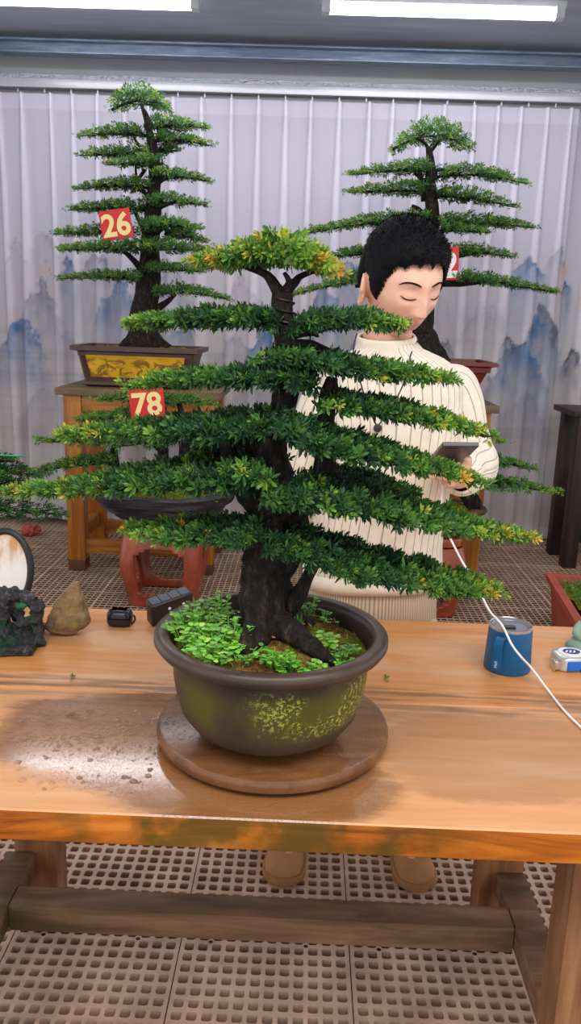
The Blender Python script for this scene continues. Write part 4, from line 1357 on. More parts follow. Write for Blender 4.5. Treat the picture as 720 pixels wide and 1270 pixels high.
g = G(); g.box((A + B) / 2 + np.array([-.02, -.004, .0126]), (.08, .05, .002), bevel=0, rot=Matrix.Rotation(R(-12), 3, 'X')); g.build('print', M['darkcard'], t)

# ------ dark stand and planters at right
M['darkwood'] = wood('dark_stained_wood', (24, 14, 12), (44, 26, 22), (70, 44, 36), 'Z', .45)
M['terracotta'] = plain('terracotta', (158, 66, 44), .6, var=.18, sc=7, bump=.15)
x0 = 1.625
t = thing('plant_stand', 'dark stained wooden plant stand at the right edge before the curtain', 'stand', (x0 + .4, 5.0, 0))
g = G(); g.box((x0 + .37, 5.0, .955), (.84, .42, .035), bevel=.006); g.build('stand_top', M['darkwood'], t)
for lx in (x0 + .035, x0 + .72):
    for ly in (4.86, 5.14):
        g = G(); g.box((lx, ly, .469), (.085, .085, .938), bevel=.006); g.build('leg', M['darkwood'], t)
g = G(); g.box((x0 + .3775, 5.0, .20), (.59, .30, .03), bevel=.005); g.build('shelf', M['darkwood'], t)
for ly in (4.86, 5.14):
    g = G(); g.box((x0 + .3775, ly, .20), (.59, .05, .07), bevel=.005); g.build('rail', M['darkwood'], t)
t = thing('potted_plant', 'small leafy plant in brown trough on the shelf of the dark stand', 'plant', (x0 + .3, 5.0, .216))
rect_pot(t, x0 + .33, 5.0, .22, .10, [(.02, .216), (0, .33), (0, .345), (.02, .345), (.02, .31)], M['brownpot'], 'trough')
soil_patch(t, x0 + .33, 5.0, .195, .08, .33, .01, M['soil'], seed=4)
for (dx, zz) in ((.0, .40), (.0, .52), (.22, .46)):
    foliage_pad(t, np.array([(x0 + .33 + dx, 5.0, zz), (x0 + .24 + dx * .7, 4.98, zz + .01), (x0 + .11 + dx * .7, 4.93, zz)]), [.08, .08, .03], [.05, .05, .02], 130, .03, q, .25, .3, 1, 0, nl=8)
g = G(); g.tube([(x0 + .33, 5.0, .33), (x0 + .32, 5.0, .45), (x0 + .33, 5.0, .55)], [.015, .012, .008], 8); g.build('stem', M['bark'], t)

pa = np.array([1.178, 3.736]); pb = np.array([1.112, 3.08])
dv = (pa - pb) / np.linalg.norm(pa - pb); nv_ = np.array([dv[1], -dv[0]])
Lp = np.linalg.norm(pa - pb); Wp = .62
pc = (pa + pb) / 2 + nv_ * Wp / 2
rzp = math.atan2(dv[1], dv[0]) - PI / 2
t = thing('planter', 'long terracotta planter filled with moss on the floor at right', 'planter', (pc[0], pc[1], 0))
g = G(); prof = [(.05, .0), (.02, .27), (.0, .272), (0, .30), (.035, .30), (.05, .25)]
rings = []
for ins, z in prof:
    rg = np.array(rrect(0, 0, Wp / 2 - ins, Lp / 2 - ins, z, .012))
    c_, s_ = math.cos(rzp), math.sin(rzp)
    rings.append(np.stack([pc[0] + rg[:, 0] * c_ - rg[:, 1] * s_, pc[1] + rg[:, 0] * s_ + rg[:, 1] * c_, rg[:, 2]], -1))
g.loft(rings, cap=False); g.f.append(tuple(range(24))[::-1]); g.mi.append(0)
g.build('trough', M['terracotta'], t, sharp=35)
soil_patch(t, pc[0], pc[1], Wp / 2 - .07, Lp / 2 - .06, .268, .02, M['moss'], 'moss', 12)
g = G(); V_ = []; n_ = 900
Pn = np.stack([pc[0] + q.uniform(-.24, .24, n_), pc[1] + q.uniform(-.26, .26, n_), np.full(n_, .285)], -1)
Vq, Fq, Tq = leaf_batch(Pn, np.array([0, 0, 1.0]) + q.normal(size=(n_, 3)) * .3, q.uniform(.01, .02, n_), np.clip(q.normal(.4, .15, n_), 0, .75), q, nl=5)
g.add(Vq, Fq); g.build('moss_sprouts', M['leaf'], t, smooth=False, attrs={'leaf_tint': Tq})['kind'] = 'stuff'

# small red cloth on the floor grating
M['redcloth'] = plain('red_cloth', (170, 70, 58), .8)
c = PZ(38, 664, .0)
g = G()
bm = bmesh.new(); bmesh.ops.create_icosphere(bm, subdivisions=4, radius=1.0)
V = []
for v in bm.verts:
    n3 = mnoise.noise(v.co * 2.2) * .5 + mnoise.noise(v.co * 5) * .25
    V.append((c[0] + v.co.x * .055 * (1 + n3), c[1] + v.co.y * .05 * (1 + n3), max(.001, .03 + v.co.z * .04 * (1 + n3))))
bm.verts.index_update(); F_ = [tuple(v.index for v in f.verts) for f in bm.faces]; bm.free()
g.add(V, F_); tag(g.build('red_cloth', M['redcloth'], None, sharp=None), 'small crumpled red cloth on the floor near the curtain at left', 'cloth')
# ---------------------------------------------------------------- the person
from mathutils.bvhtree import BVHTree
HY = 1.80
HC = P(499, 349, HY)
HPITCH, HYAW, HROLL = R(20), R(27), R(-3)
RH = np.array(Matrix.Rotation(HYAW, 3, 'Z') @ Matrix.Rotation(HPITCH, 3, 'X') @ Matrix.Rotation(HROLL, 3, 'Y'))


def head_local(nx=150, nz=130):
    V = []
    th = np.linspace(0, 2 * PI, nx, endpoint=False); ph = np.linspace(-PI / 2, PI / 2, nz)
    TH, PH = np.meshgrid(th, ph)
    x = np.cos(PH) * np.sin(TH); y = -np.cos(PH) * np.cos(TH); z = np.sin(PH)
    X = x * .077; Y = y * .097 + .004; Z = np.where(z > 0, z * .108, z * .120)
    lo = np.clip((-Z - .015) / .10, 0, 1)
    X = X * (1 - .34 * lo ** 1.3)
    Y = np.where(Y > 0, Y * (1 - .55 * lo), Y * (1 - .08 * lo))
    top = np.clip(Z / .108, 0, 1)
    X = X * (1 + .05 * np.sin(top * PI))
    fr = np.clip(-y, 0, 1) ** .5 * (Y < 0)
    Gs = lambda cx, cz, sx, sz: np.exp(-((X - cx) / sx) ** 2 - ((Z - cz) / sz) ** 2)
    d = np.zeros_like(X)
    # forehead a bit flatter, brow, eye sockets, lids
    d += -.004 * Gs(0, .07, .05, .03)
    d += .003 * (Gs(.030, .022, .022, .010) + Gs(-.030, .022, .022, .010))
    d += -.009 * (Gs(.032, .002, .020, .013) + Gs(-.032, .002, .020, .013))
    d += .0062 * (Gs(.032, -.001, .0145, .0085) + Gs(-.032, -.001, .0145, .0085))
    d += -.0028 * (Gs(.032, -.0135, .015, .004) + Gs(-.032, -.0135, .015, .004))
    # nose
    tn = np.clip((.014 - Z) / .056, 0, 1)
    ridge = np.exp(-(X / (.0075 + .005 * tn)) ** 2) * np.where(Z < .014, 1, np.exp(-((Z - .014) / .012) ** 2)) * np.where(Z > -.044, 1, np.exp(-((Z + .044) / .006) ** 2))
    d += (.004 + .017 * tn ** 1.1) * ridge
    d += .0065 * (Gs(.013, -.041, .007, .008) + Gs(-.013, -.041, .007, .008))
    d += -.003 * (Gs(.022, -.045, .007, .012) + Gs(-.022, -.045, .007, .012))
    # cheeks, mouth, chin
    d += .004 * (Gs(.046, -.028, .020, .022) + Gs(-.046, -.028, .020, .022))
    d += .005 * Gs(0, -.075, .03, .022)
    d += .0050 * Gs(0, -.0675, .019, .0045) + .0055 * Gs(0, -.0795, .017, .0052)
    d += -.0045 * Gs(0, -.0732, .022, .0020)
    d += -.004 * Gs(0, -.091, .02, .006)
    d += .007 * Gs(0, -.107, .022, .014)
    Y = Y - d * fr
    idx = np.arange(nx * nz).reshape(nz, nx)
    F_ = np.stack([idx[:-1], np.roll(idx, -1, 1)[:-1], np.roll(idx, -1, 1)[1:], idx[1:]], -1).reshape(-1, 4)
    return np.stack([X, Y, Z], -1).reshape(-1, 3), F_.tolist()


HV, HF = head_local()
hw_ = lambda V: np.asarray(V) @ RH.T + HC
hbvh = BVHTree.FromPolygons([tuple(v) for v in HV], HF)


def face_pt(x, z, out=0.0):
    h = hbvh.ray_cast(Vector((x, -1, z)), Vector((0, 1, 0)))
    return np.array([x, h[0].y - out, z])


k = NT('skin', .48, .4)
k.b.inputs['Subsurface Weight'].default_value = .12
k.b.inputs['Subsurface Radius'].default_value = (.012, .005, .003)
k.b.inputs['Subsurface Scale'].default_value = .5
sk = k.ramp(k.noise(k.obj(), 18, 3), [(.3, lin((224, 170, 146))), (.7, lin((236, 186, 162)))])


def near(pt, r0, r1):
    nd = k.n('ShaderNodeVectorMath', operation='DISTANCE')
    k.link(k.obj(), nd.inputs[0]); nd.inputs[1].default_value = pt
    return k.maprange(nd.outputs['Value'], r0, r1, 1, 0)


PRX, PRY = .16, 1.98
PER = thing('person', 'person with short black hair in cream ribbed sweater looking down at a phone', 'person', (PRX, PRY, 0))
poff = np.array([PRX, PRY, 0])
lip = hw_([face_pt(0, -.073, 0)])[0] - poff
k_l = near(tuple(float(v) for v in lip), .010, .020)
earp = hw_([[-.080, .014, -.026]])[0] - poff
k_e = near(tuple(float(v) for v in earp), .012, .036)
sk = k.mix(k.math('MULTIPLY', k_l, .55), sk, lin((196, 104, 98)))
sk = k.mix(k.math('MULTIPLY', k_e, .4), sk, lin((214, 120, 100)))
k.color(sk)
M['skin'] = k.m

g = G()
g.add(hw_(HV), HF)
# ears
for s in (-1, 1):
    nn_ = 18; E = []
    for j in range(9):
        ph = -PI / 2 + PI * j / 8
        for i in range(nn_):
            th = 2 * PI * i / nn_
            E.append((s * (.006 * math.cos(ph) * math.cos(th)), .0195 * math.cos(ph) * math.sin(th), .032 * math.sin(ph)))
    E = np.array(E)
    rot = np.array(Matrix.Rotation(R(32 * s), 3, 'Z') @ Matrix.Rotation(R(-10), 3, 'X'))
    E = E @ rot.T + np.array([s * .0815, .016, -.026])
    fe = [(j * nn_ + i, j * nn_ + (i + 1) % nn_, (j + 1) * nn_ + (i + 1) % nn_, (j + 1) * nn_ + i) for j in range(8) for i in range(nn_)]
    g.add(hw_(E), fe)
    hel = []
    for i in range(13):
        a = R(-70 + 250 * i / 12)
        hel.append((s * .005, .0190 * math.cos(a) + .001, .033 * math.sin(a)))
    hel = np.array(hel) @ rot.T + np.array([s * .0825, .016, -.026])
    g.tube(hw_(hel), .0042, 8, res=2)
# neck, torso core, arms, legs
NB = P(479, 446, 1.885)
g.tube([hw_([[0, .035, -.02]])[0], hw_([[0, .030, -.075]])[0], NB + [0, 0, .015], NB + [0, 0, -.06]], [.052, .053, .057, .07], 24, res=5)
SH_R = P(566, 476, 1.93); EL_R = P(583, 568, 1.95); WR_R = P(571, 592, 1.745)
SH_L = P(405, 476, 1.93); EL_L = P(373, 586, 1.985); WR_L = P(400, 640, 2.085)
HIPC = P(452, 740, 1.985)
core = []
for (y_, l_, r_, yc, b) in ((446, 445, 520, 1.89, .055), (462, 415, 552, 1.92, .080), (490, 408, 560, 1.93, .090), (560, 410, 552, 1.94, .088), (640, 402, 535, 1.96, .085), (700, 390, 528, 1.975, .09), (760, 384, 526, 1.985, .085)):
    A = P(l_, y_, yc); B = P(r_, y_, yc); c = (A + B) / 2; a = np.linalg.norm(B - A) / 2
    core.append([c + np.array([a * math.cos(t_), b * math.sin(t_), 0]) for t_ in np.linspace(0, 2 * PI, 32, endpoint=False)])
g.loft(core)
for S_, E_, W_ in ((SH_R, EL_R, WR_R), (SH_L, EL_L, WR_L)):
    g.tube([S_, (S_ + E_) / 2, E_], [.044, .041, .037], 16, res=4)
    g.tube([E_, (E_ + W_) / 2, W_], [.037, .035, .026], 16, res=4)
FT_L = np.array([-.005, 1.985, 0]); FT_R = np.array([.325, 1.985, 0])
for F0, sx in ((FT_L, -1), (FT_R, 1)):
    hp = HIPC + np.array([sx * .085, 0, -.05])
    g.tube([hp, hp * .5 + (F0 + [0, 0, .5]) * .5, F0 + np.array([0, .03, .46]), F0 + np.array([0, .05, .25]), F0 + [0, .05, .08]], [.075, .068, .052, .048, .036], 16, res=4)
    g.tube([F0 + [0, .06, .05], F0 + [0, -.02, .045], F0 + [0, -.10, .035]], [.034, .036, .026], 12, res=3)
# hand under the phone: palm and five fingers
def hand(wr, palm_c, knuckles, tips, thumb, rp=(.036, .036, .016), bend=0.012, updir=(0, 0, -1)):
    g.tube([wr, wr * .5 + palm_c * .5, palm_c], [.025, .026, .024], 14, res=4)
    kc = np.mean(knuckles, axis=0)
    n_ = len(knuckles)
    # palm: flat tubes from wrist to each knuckle
    for i, K in enumerate(knuckles):
        w0 = wr * .85 + palm_c * .15
        w0 = w0 + (K - kc) * .45
        g.tube([w0, palm_c * .6 + K * .4, K], [.013, .0135, .0098], 10, res=3)
    for K, T in zip(knuckles, tips):
        d = T - K; up = np.array(updir) * bend
        g.tube([K - d * .08, K + d * .42 + up, K + d * .74 + up * .9, T], [.0098, .0092, .0082, .0058], 10, res=3)
    g.tube([wr * .6 + palm_c * .4, thumb[0], thumb[1], thumb[2]], [.016, .0135, .0105, .0075], 10, res=3)


PLM = P(556, 591, 1.685)
kn = [P(539, 588, 1.640), P(538, 587, 1.660), P(539, 586, 1.681), P(542, 585, 1.701)]
tp = [P(506, 577, 1.630), P(503, 576, 1.655), P(508, 577, 1.680), P(517, 579, 1.703)]
hand(WR_R, PLM, kn, tp, [P(570, 586, 1.662), P(579, 576, 1.650), P(580, 567, 1.640)], bend=.008)
PL2 = WR_L + np.array([.03, .045, -.03])
kn2 = [PL2 + np.array([.012 + .003 * i, -.028 + .019 * i, -.03]) for i in range(4)]
tp2 = [K + np.array([.014, -.006, -.06 - .006 * (1 if i in (1, 2) else 0)]) for i, K in enumerate(kn2)]
hand(WR_L, PL2, kn2, tp2, [PL2 + np.array([-.002, -.035, .0]), PL2 + np.array([.008, -.045, -.025]), PL2 + np.array([.014, -.045, -.045])], bend=.004, updir=(-1, 0, 0))
body = g.build('body', M['skin'], PER, sharp=None)
bake(body, [('REMESH', dict(mode='VOXEL', voxel_size=.0034, use_smooth_shade=True)), ('SMOOTH', dict(factor=.5, iterations=3))])

# hair
M['hair'] = plain('black_hair', (15, 15, 18), .7, .12, var=.2, sc=60)
hx = HV
zl = np.interp(hx[:, 1], [-.11, -.075, -.058, -.045, -.036, -.022, -.008, .004, .030, .042, .06, .11], [.055, .054, .046, .022, -.012, -.034, -.022, .006, .008, -.050, -.062, -.066])
hh_ = hx[:, 2] - zl + .004 * np.sin(hx[:, 0] * 260) * (hx[:, 1] < -.04)
keep = hh_ > -.002
nrm_ = hx / np.linalg.norm(hx, axis=1)[:, None]
thk = np.clip(hh_ / .012, 0, 1) * .006 + .013 * np.clip((hx[:, 2] - .035) / .06, 0, 1) ** .8 + .007 * np.clip(hh_ / .05, 0, 1)
thk = thk + .010 * np.exp(-((hx[:, 2] - .075) / .03) ** 2) * np.clip((-hx[:, 1] - .02) / .05, 0, 1)
nb_ = np.clip((.099 - hx[:, 2]) / .03, 0, 1) * np.array([mnoise.noise(Vector(tuple(v * 55))) + .6 * mnoise.noise(Vector(tuple(v * 130))) for v in hx])
Hv = hx + nrm_ * (thk * (1 + .10 * nb_) + .0006)[:, None]
fk = [f for f in HF if all(keep[i] for i in f)]
used = sorted({i for f in fk for i in f}); remap = {a: b for b, a in enumerate(used)}
g = G(); g.add(hw_(Hv[used]), [tuple(remap[i] for i in f) for f in fk])
q = np.random.default_rng(77)
cand = np.array(used)
wp = np.hypot(hx[cand, 0], hx[cand, 1]); pick = q.choice(cand, 5200, p=wp / wp.sum())
for i in pick:
    p0 = Hv[i] - nrm_[i] * .003
    if hx[i, 2] < .0 and q.random() < .5: continue
    topness = np.clip((hx[i, 2] - .03) / .08, 0, 1)
    dr = nrm_[i] * (.45 + .5 * topness) + np.array([.15, -.75 * topness - .1, -.9 * (1 - topness) + .1]) * .8 + q.normal(size=3) * .25
    dr /= np.linalg.norm(dr)
    L_ = (.006 + .008 * topness) * q.uniform(.6, 1.2)
    if hh_[i] < .012: L_ *= .55
    sd = np.cross(dr, q.normal(size=3)); sd /= np.linalg.norm(sd)
    g.add(hw_([p0 - sd * .0011, p0 + sd * .0011, p0 + dr * L_ * .6 + sd * .0007, p0 + dr * L_]), [(0, 1, 2), (0, 2, 3)])
hair = g.build('hair', M['hair'], PER, sharp=None)

# eyebrows and lashes of the lowered eyes
for s in (-1, 1):
    g = G()
    ptsb = [face_pt(s * x_, z_, .0006) for x_, z_ in ((.013, .0185), (.022, .0225), (.033, .0245), (.044, .0225), (.052, .0165))]
    g.tube(hw_(ptsb), [.0020, .0040, .0042, .0034, .0014], 8, res=4, flat=.45)
    g.build('eyebrow', M['hair'], PER, sharp=None)
    g = G()
    ptsl = [face_pt(s * x_, z_, .0010) for x_, z_ in ((.017, -.0065), (.024, -.0095), (.032, -.0108), (.040, -.0092), (.047, -.0045))]
    g.tube(hw_(ptsl), [.0005, .0011, .0013, .0013, .0006], 6, res=4)
    g.build('eyelashes', M['hair'], PER, sharp=None)

# sweater
k = NT('cream_rib_knit', .9, .15)
k.b.inputs['Sheen Weight'].default_value = .2
uvn = k.uv(); us, vs2, _ = k.sep(uvn)
fr_ = k.math('FRACT', us)
dist = k.math('ABSOLUTE', k.math('SUBTRACT', fr_, .5))
groove = k.maprange(dist, .435, .495, 0, 1)
base = k.ramp(k.noise(k.obj(), 30, 3), [(.3, lin((224, 210, 190))), (.7, lin((238, 226, 208)))])
k.color(k.mix(k.math('MULTIPLY', groove, .55), base, lin((128, 112, 98))))
k.bump(k.math('ADD', k.math('MULTIPLY', k.math('SUBTRACT', 1.0, groove), 1.0), k.math('MULTIPLY', k.noise(k.obj(), 60, 3), .25)), .7, .004)
M['sweater'] = k.m
k = NT('cream_fine_knit', .9, .15)
base = k.ramp(k.noise(k.obj(), 30, 3), [(.3, lin((224, 210, 190))), (.7, lin((238, 226, 208)))])
k.color(base); k.bump(k.noise(k.obj(), 220, 2), .2, .002)
M['collar'] = k.m
g = G()
rows = [(427, 449, 516, 1.872, .062), (434, 443, 522, 1.876, .066), (439, 431, 533, 1.885, .076), (446, 416, 548, 1.895, .090), (456, 402, 562, 1.91, .102), (470, 394, 572, 1.92, .110), (490, 396, 573, 1.925, .117), (520, 400, 570, 1.93, .120), (560, 402, 563, 1.935, .118),
        (600, 398, 556, 1.945, .116), (640, 391, 549, 1.955, .116), (672, 384, 545, 1.963, .118), (695, 379, 545, 1.97, .118), (706, 377, 544, 1.972, .114), (712, 380, 541, 1.972, .104)]
NA = 160; rings = []; uvs = []
for j, (y_, l_, r_, yc, b) in enumerate(rows):
    A = P(l_, y_, yc); B = P(r_, y_, yc); c = (A + B) / 2; a = np.linalg.norm(B - A) / 2
    ax = (B - A) / np.linalg.norm(B - A)
    rg = []
    for i in range(NA):
        th = 2 * PI * i / NA
        ct, st = math.cos(th), math.sin(th)
        e = .82
        x_ = a * math.copysign(abs(ct) ** e, ct); y2 = b * math.copysign(abs(st) ** e, st)
        p = c + ax * x_ + np.array([0, y2, 0])
        fw = .006 * mnoise.noise(Vector((x_ * 9, j * .55, 3.0))) + .004 * mnoise.noise(Vector((x_ * 22, j * 1.3, 8.0)))
        p = p + np.array([0, fw * (1 if j > 5 else .3) * (-1 if st < 0 else 1), 0])
        if j == 4 or j == 5: p[2] += .004 * (abs(ct) < .8)
        rg.append(p); uvs.append((i / NA * 44.0, j / len(rows)))
    rings.append(rg)
# open seam copy so the rib pattern closes
R2 = []; U2 = []
for j, rg in enumerate(rings):
    R2.append(np.array(rg + [rg[0]])); U2 += [(i / NA * 44.0, j) for i in range(NA + 1)]
V_ = np.concatenate(R2); n1 = NA + 1
F_ = [(j * n1 + i, (j + 1) * n1 + i, (j + 1) * n1 + i + 1, j * n1 + i + 1) for j in range(len(rows) - 1) for i in range(NA)]
F_ = [f[::-1] for f in F_]
g.add(V_, F_, 0, U2)


def sleeve(pts, rads, seed, nrib=15, roll=.25):
    pts, rads = spline(np.array(pts), np.array(rads), 10)
    n = 48; L_ = len(pts)
    T = np.gradient(pts, axis=0); T /= np.linalg.norm(T, axis=1)[:, None]
    nr = np.cross(T[0], [0, 1, 0]); nr /= np.linalg.norm(nr)
    Vs = []; Us = []
    for i in range(L_):
        nr = nr - T[i] * (nr @ T[i]); nr /= np.linalg.norm(nr); bn = np.cross(T[i], nr)
        for j in range(n + 1):
            a = 2 * PI * (j % n) / n
            w_ = 1 + .055 * mnoise.noise(Vector((math.cos(a) * 1.4, math.sin(a) * 1.4, i * .16 + seed))) + .03 * math.sin(i * .9 + 2 * math.cos(a)) * np.clip((i / L_ - .55) * 3, 0, 1)
            Vs.append(pts[i] + (nr * math.cos(a) + bn * math.sin(a)) * rads[i] * w_); Us.append((j / n * nrib + roll, i / L_))
    Fs = [(i * (n + 1) + j, i * (n + 1) + j + 1, (i + 1) * (n + 1) + j + 1, (i + 1) * (n + 1) + j) for i in range(L_ - 1) for j in range(n)]
    g.add(Vs, Fs, 0, Us)


CUFF_R = WR_R * .80 + EL_R * .20
sleeve([P(540, 474, 1.925), P(560, 478, 1.925), P(571, 505, 1.935), P(577, 540, 1.945), P(583, 566, 1.935), P(586, 578, 1.86), CUFF_R + [0, .01, .004], WR_R + [.004, .012, 0], WR_R + [.001, -.006, 0]],
       [.030, .054, .057, .055, .060, .058, .054, .046, .030], 2.0, 13)
sleeve([P(428, 474, 1.925), P(410, 478, 1.925), P(398, 505, 1.935), P(385, 540, 1.955), P(374, 580, 1.975), P(377, 602, 2.01), P(388, 622, 2.05), WR_L + [.003, 0, -.01]],
       [.030, .054, .056, .054, .056, .055, .050, .034], 5.0, 13)
sw = g.build('sweater', M['sweater'], PER, sharp=None)
md = sw.modifiers.new('knit_thickness', 'SOLIDIFY'); md.thickness = .004; md.offset = -1
# mock neck collar
g = G()
NCT = P(479, 417, 1.868); NCB = P(480, 438, 1.880)
rr = []
for (t_, ax_, by_) in ((0.0, .0600, .060), (.12, .0625, .0625), (.5, .0645, .0645), (1.0, .0715, .071), (1.25, .079, .076)):
    c = NCT * (1 - t_) + NCB * t_
    rr.append([c + np.array([ax_ * math.cos(a), by_ * math.sin(a), .010 * math.sin(a) + .002 * math.cos(a)]) for a in np.linspace(0, 2 * PI, 56, endpoint=False)])
inner = [np.array(rr[1]) * 1.0, np.array(rr[0])]
g.loft(rr, cap=False)
cl = g.build('collar', M['collar'], sw, sharp=None)
md = cl.modifiers.new('knit_thickness', 'SOLIDIFY'); md.thickness = .005; md.offset = -1
# hem band
g = G(); hr = []
for (y_, l_, r_, b) in ((702, 377, 545, .119), (712, 377, 545, .1195), (720, 378, 544, .117)):
    A = P(l_, y_, 1.973); B = P(r_, y_, 1.973); c = (A + B) / 2; a = np.linalg.norm(B - A) / 2; ax = (B - A) / np.linalg.norm(B - A)
    hr.append([c + ax * a * math.copysign(abs(math.cos(t_)) ** .82, math.cos(t_)) + np.array([0, b * math.copysign(abs(math.sin(t_)) ** .82, math.sin(t_)), 0]) for t_ in np.linspace(0, 2 * PI, 96, endpoint=False)])
g.loft(hr, cap=False)
hm = g.build('hem', M['collar'], sw, sharp=None)
md = hm.modifiers.new('knit_thickness', 'SOLIDIFY'); md.thickness = .004; md.offset = -1

# trousers
k = NT('beige_corduroy', .9, .1)
us = k.sep(k.uv())[0]
dist = k.math('ABSOLUTE', k.math('SUBTRACT', k.math('FRACT', us), .5))
cc = k.ramp(dist, [(.05, lin((206, 184, 160))), (.32, lin((188, 164, 140))), (.5, lin((140, 114, 94)))])
k.color(cc); k.bump(k.math('SUBTRACT', .5, dist), .6, .002)
M['trousers'] = k.m
g = G()


def legloft(rows, nrib, n=64):
    Vs = []; Us = []
    for j, (c, a, b) in enumerate(rows):
        for i in range(n + 1):
            th = 2 * PI * (i % n) / n
            Vs.append(np.array(c) + np.array([a * math.copysign(abs(math.cos(th)) ** .85, math.cos(th)), b * math.copysign(abs(math.sin(th)) ** .85, math.sin(th)), 0])); Us.append((i / n * nrib, j))
    Fs = [((j + 1) * (n + 1) + i, (j + 1) * (n + 1) + i + 1, j * (n + 1) + i + 1, j * (n + 1) + i) for j in range(len(rows) - 1) for i in range(n)]
    g.add(Vs, Fs, 0, Us)


HT = P(459, 695, 1.975)
legloft([(HT, .165, .104), (HT - [0, 0, .06], .172, .110), (HT - [0, 0, .14], .176, .116), (HT - [0, 0, .20], .172, .112)], 150, 120)
for F0, sx in ((FT_L, -1), (FT_R, 1)):
    hp = HT + np.array([sx * .083, 0, -.13])
    kneec = hp * .45 + (F0 + [0, .03, .42]) * .55
    legloft([(hp, .088, .106), (hp * .75 + kneec * .25, .096, .10), (kneec, .082, .085), (F0 + [0, .06, .30], .075, .078), (F0 + [0, .07, .10], .072, .072), (F0 + [0, .06, .062], .070, .072)], 70)
tro = g.build('trousers', M['trousers'], PER, sharp=None)
md = tro.modifiers.new('cloth_thickness', 'SOLIDIFY'); md.thickness = .004; md.offset = -1

# shoes
M['suede'] = plain('tan_suede', (186, 136, 94), .85, .15, var=.12, sc=20)
M['sole'] = plain('tan_rubber_sole', (172, 124, 84), .7, .2, var=.1)
for F0, sx in ((FT_L, -1), (FT_R, 1)):
    rg = []
    tw = R(6 * sx)
    for (yy, hw2, zt) in ((.105, .020, .055), (.10, .036, .085), (.05, .042, .105), (.0, .043, .095), (-.06, .049, .070), (-.10, .052, .060), (-.13, .047, .052), (-.148, .030, .042), (-.155, .008, .034)):
        ring = []
        for i in range(24):
            th = 2 * PI * i / 24
            x_ = hw2 * math.copysign(abs(math.cos(th)) ** .75, math.cos(th)); z_ = .018 + (zt - .018) * max(0, math.sin(th)) ** .7 if math.sin(th) > 0 else .016
            xr, yr = x_ * math.cos(tw) - yy * math.sin(tw), x_ * math.sin(tw) + yy * math.cos(tw)
            ring.append((F0[0] + xr, F0[1] + yr, z_))
        rg.append(ring)
    g = G(); g.loft(rg); sh = g.build('shoe', M['suede'], PER, sharp=None)
    g = G(); sr = []
    for z_, gr in ((.0005, .0), (.004, .003), (.020, .004), (.024, .001)):
        outl = [(.108, .012), (.10, .038), (.05, .043), (0, .045), (-.06, .052), (-.10, .055), (-.13, .050), (-.148, .034), (-.158, .008)]
        pts2 = [(w_ + gr, yy) for yy, w_ in outl] + [(-w_ - gr, yy) for yy, w_ in outl[::-1]]
        sr.append([(F0[0] + x_ * math.cos(tw) - yy * math.sin(tw), F0[1] + x_ * math.sin(tw) + yy * math.cos(tw), z_) for x_, yy in pts2])
    g.loft(sr); g.build('sole', M['sole'], sh, sharp=50)

# necklace cord with pendant, lying on the sweater
M['cord'] = plain('black_cord', (38, 30, 28), .6)
torso = BVHTree.FromPolygons([tuple(v) for v in V_], F_)
g = G()


def on_chest(px, py, out=.004):
    v = P(px, py, 1.0) - P(px, py, 0.5); v /= np.linalg.norm(v)
    h = torso.ray_cast(Vector(tuple(P(px, py, 1.2))), Vector(tuple(v)))
    p = np.array(h[0]) if h[0] is not None else P(px, py, 1.85)
    return p - v * out


left = [NCT + np.array([-.068, -.012, .004]), P(438, 432, 1.815), on_chest(440, 448), on_chest(447, 475), on_chest(456, 505), on_chest(466, 526)]
right = [NCT + np.array([.070, -.006, -.004]), P(509, 440, 1.805), on_chest(507, 455), on_chest(496, 485), on_chest(480, 512), on_chest(470, 526)]
g.tube(left, .0016, 6, res=5); g.tube(right, .0016, 6, res=5)
nk = g.build('necklace', M['cord'], PER, sharp=None)
g = G(); c = on_chest(468, 531, .008)
g.lathe([(.002, -.006), (.008, -.0045), (.0095, 0), (.008, .0045), (.002, .006)], c, 20, rot=Matrix.Rotation(R(90), 3, 'X')); g.build('pendant', M['cord'], nk)

# phone
M['phoneglass'] = plain('black_glass', (14, 14, 18), .1, .5)
M['phonebody'] = plain('dark_grey_phone_shell', (52, 54, 60), .3, .5, .3)
PT0 = P(571, 551, 1.605)
Wd = np.array([1, .06, .012]); Wd /= np.linalg.norm(Wd)
Ld = np.array([-.22, .86, -.40]); Ld -= Wd * (Ld @ Wd); Ld /= np.linalg.norm(Ld)
Nd = np.cross(Wd, Ld)
rot = Matrix([[Wd[i], Ld[i], Nd[i]] for i in range(3)])
pc_ = PT0 + Ld * .0775
PH = thing('phone', 'dark grey phone held flat in the raised hand of the person', 'phone', pc_)
g = G(); g.box(pc_, (.074, .155, .0095), bevel=.0035, rot=rot, seg=3); g.build('body', M['phonebody'], PH)
g = G(); g.box(pc_ + Nd * .0048, (.069, .150, .0012), bevel=.0004, rot=rot); g.build('screen', M['phoneglass'], PH)
g = G()
for dx_ in (-.022, -.008):
    g.box(pc_ - Nd * .0054 - Ld * .058 + Wd * dx_, (.011, .011, .002), bevel=.0008, rot=rot)
g.build('camera_lens', M['phoneglass'], PH)
M['button'] = plain('side_button', (30, 30, 34), .3)
g = G(); g.box(pc_ + Wd * .0372 - Ld * .03, (.0012, .02, .003), bevel=.0004, rot=rot); g.build('button', M['button'], PH)

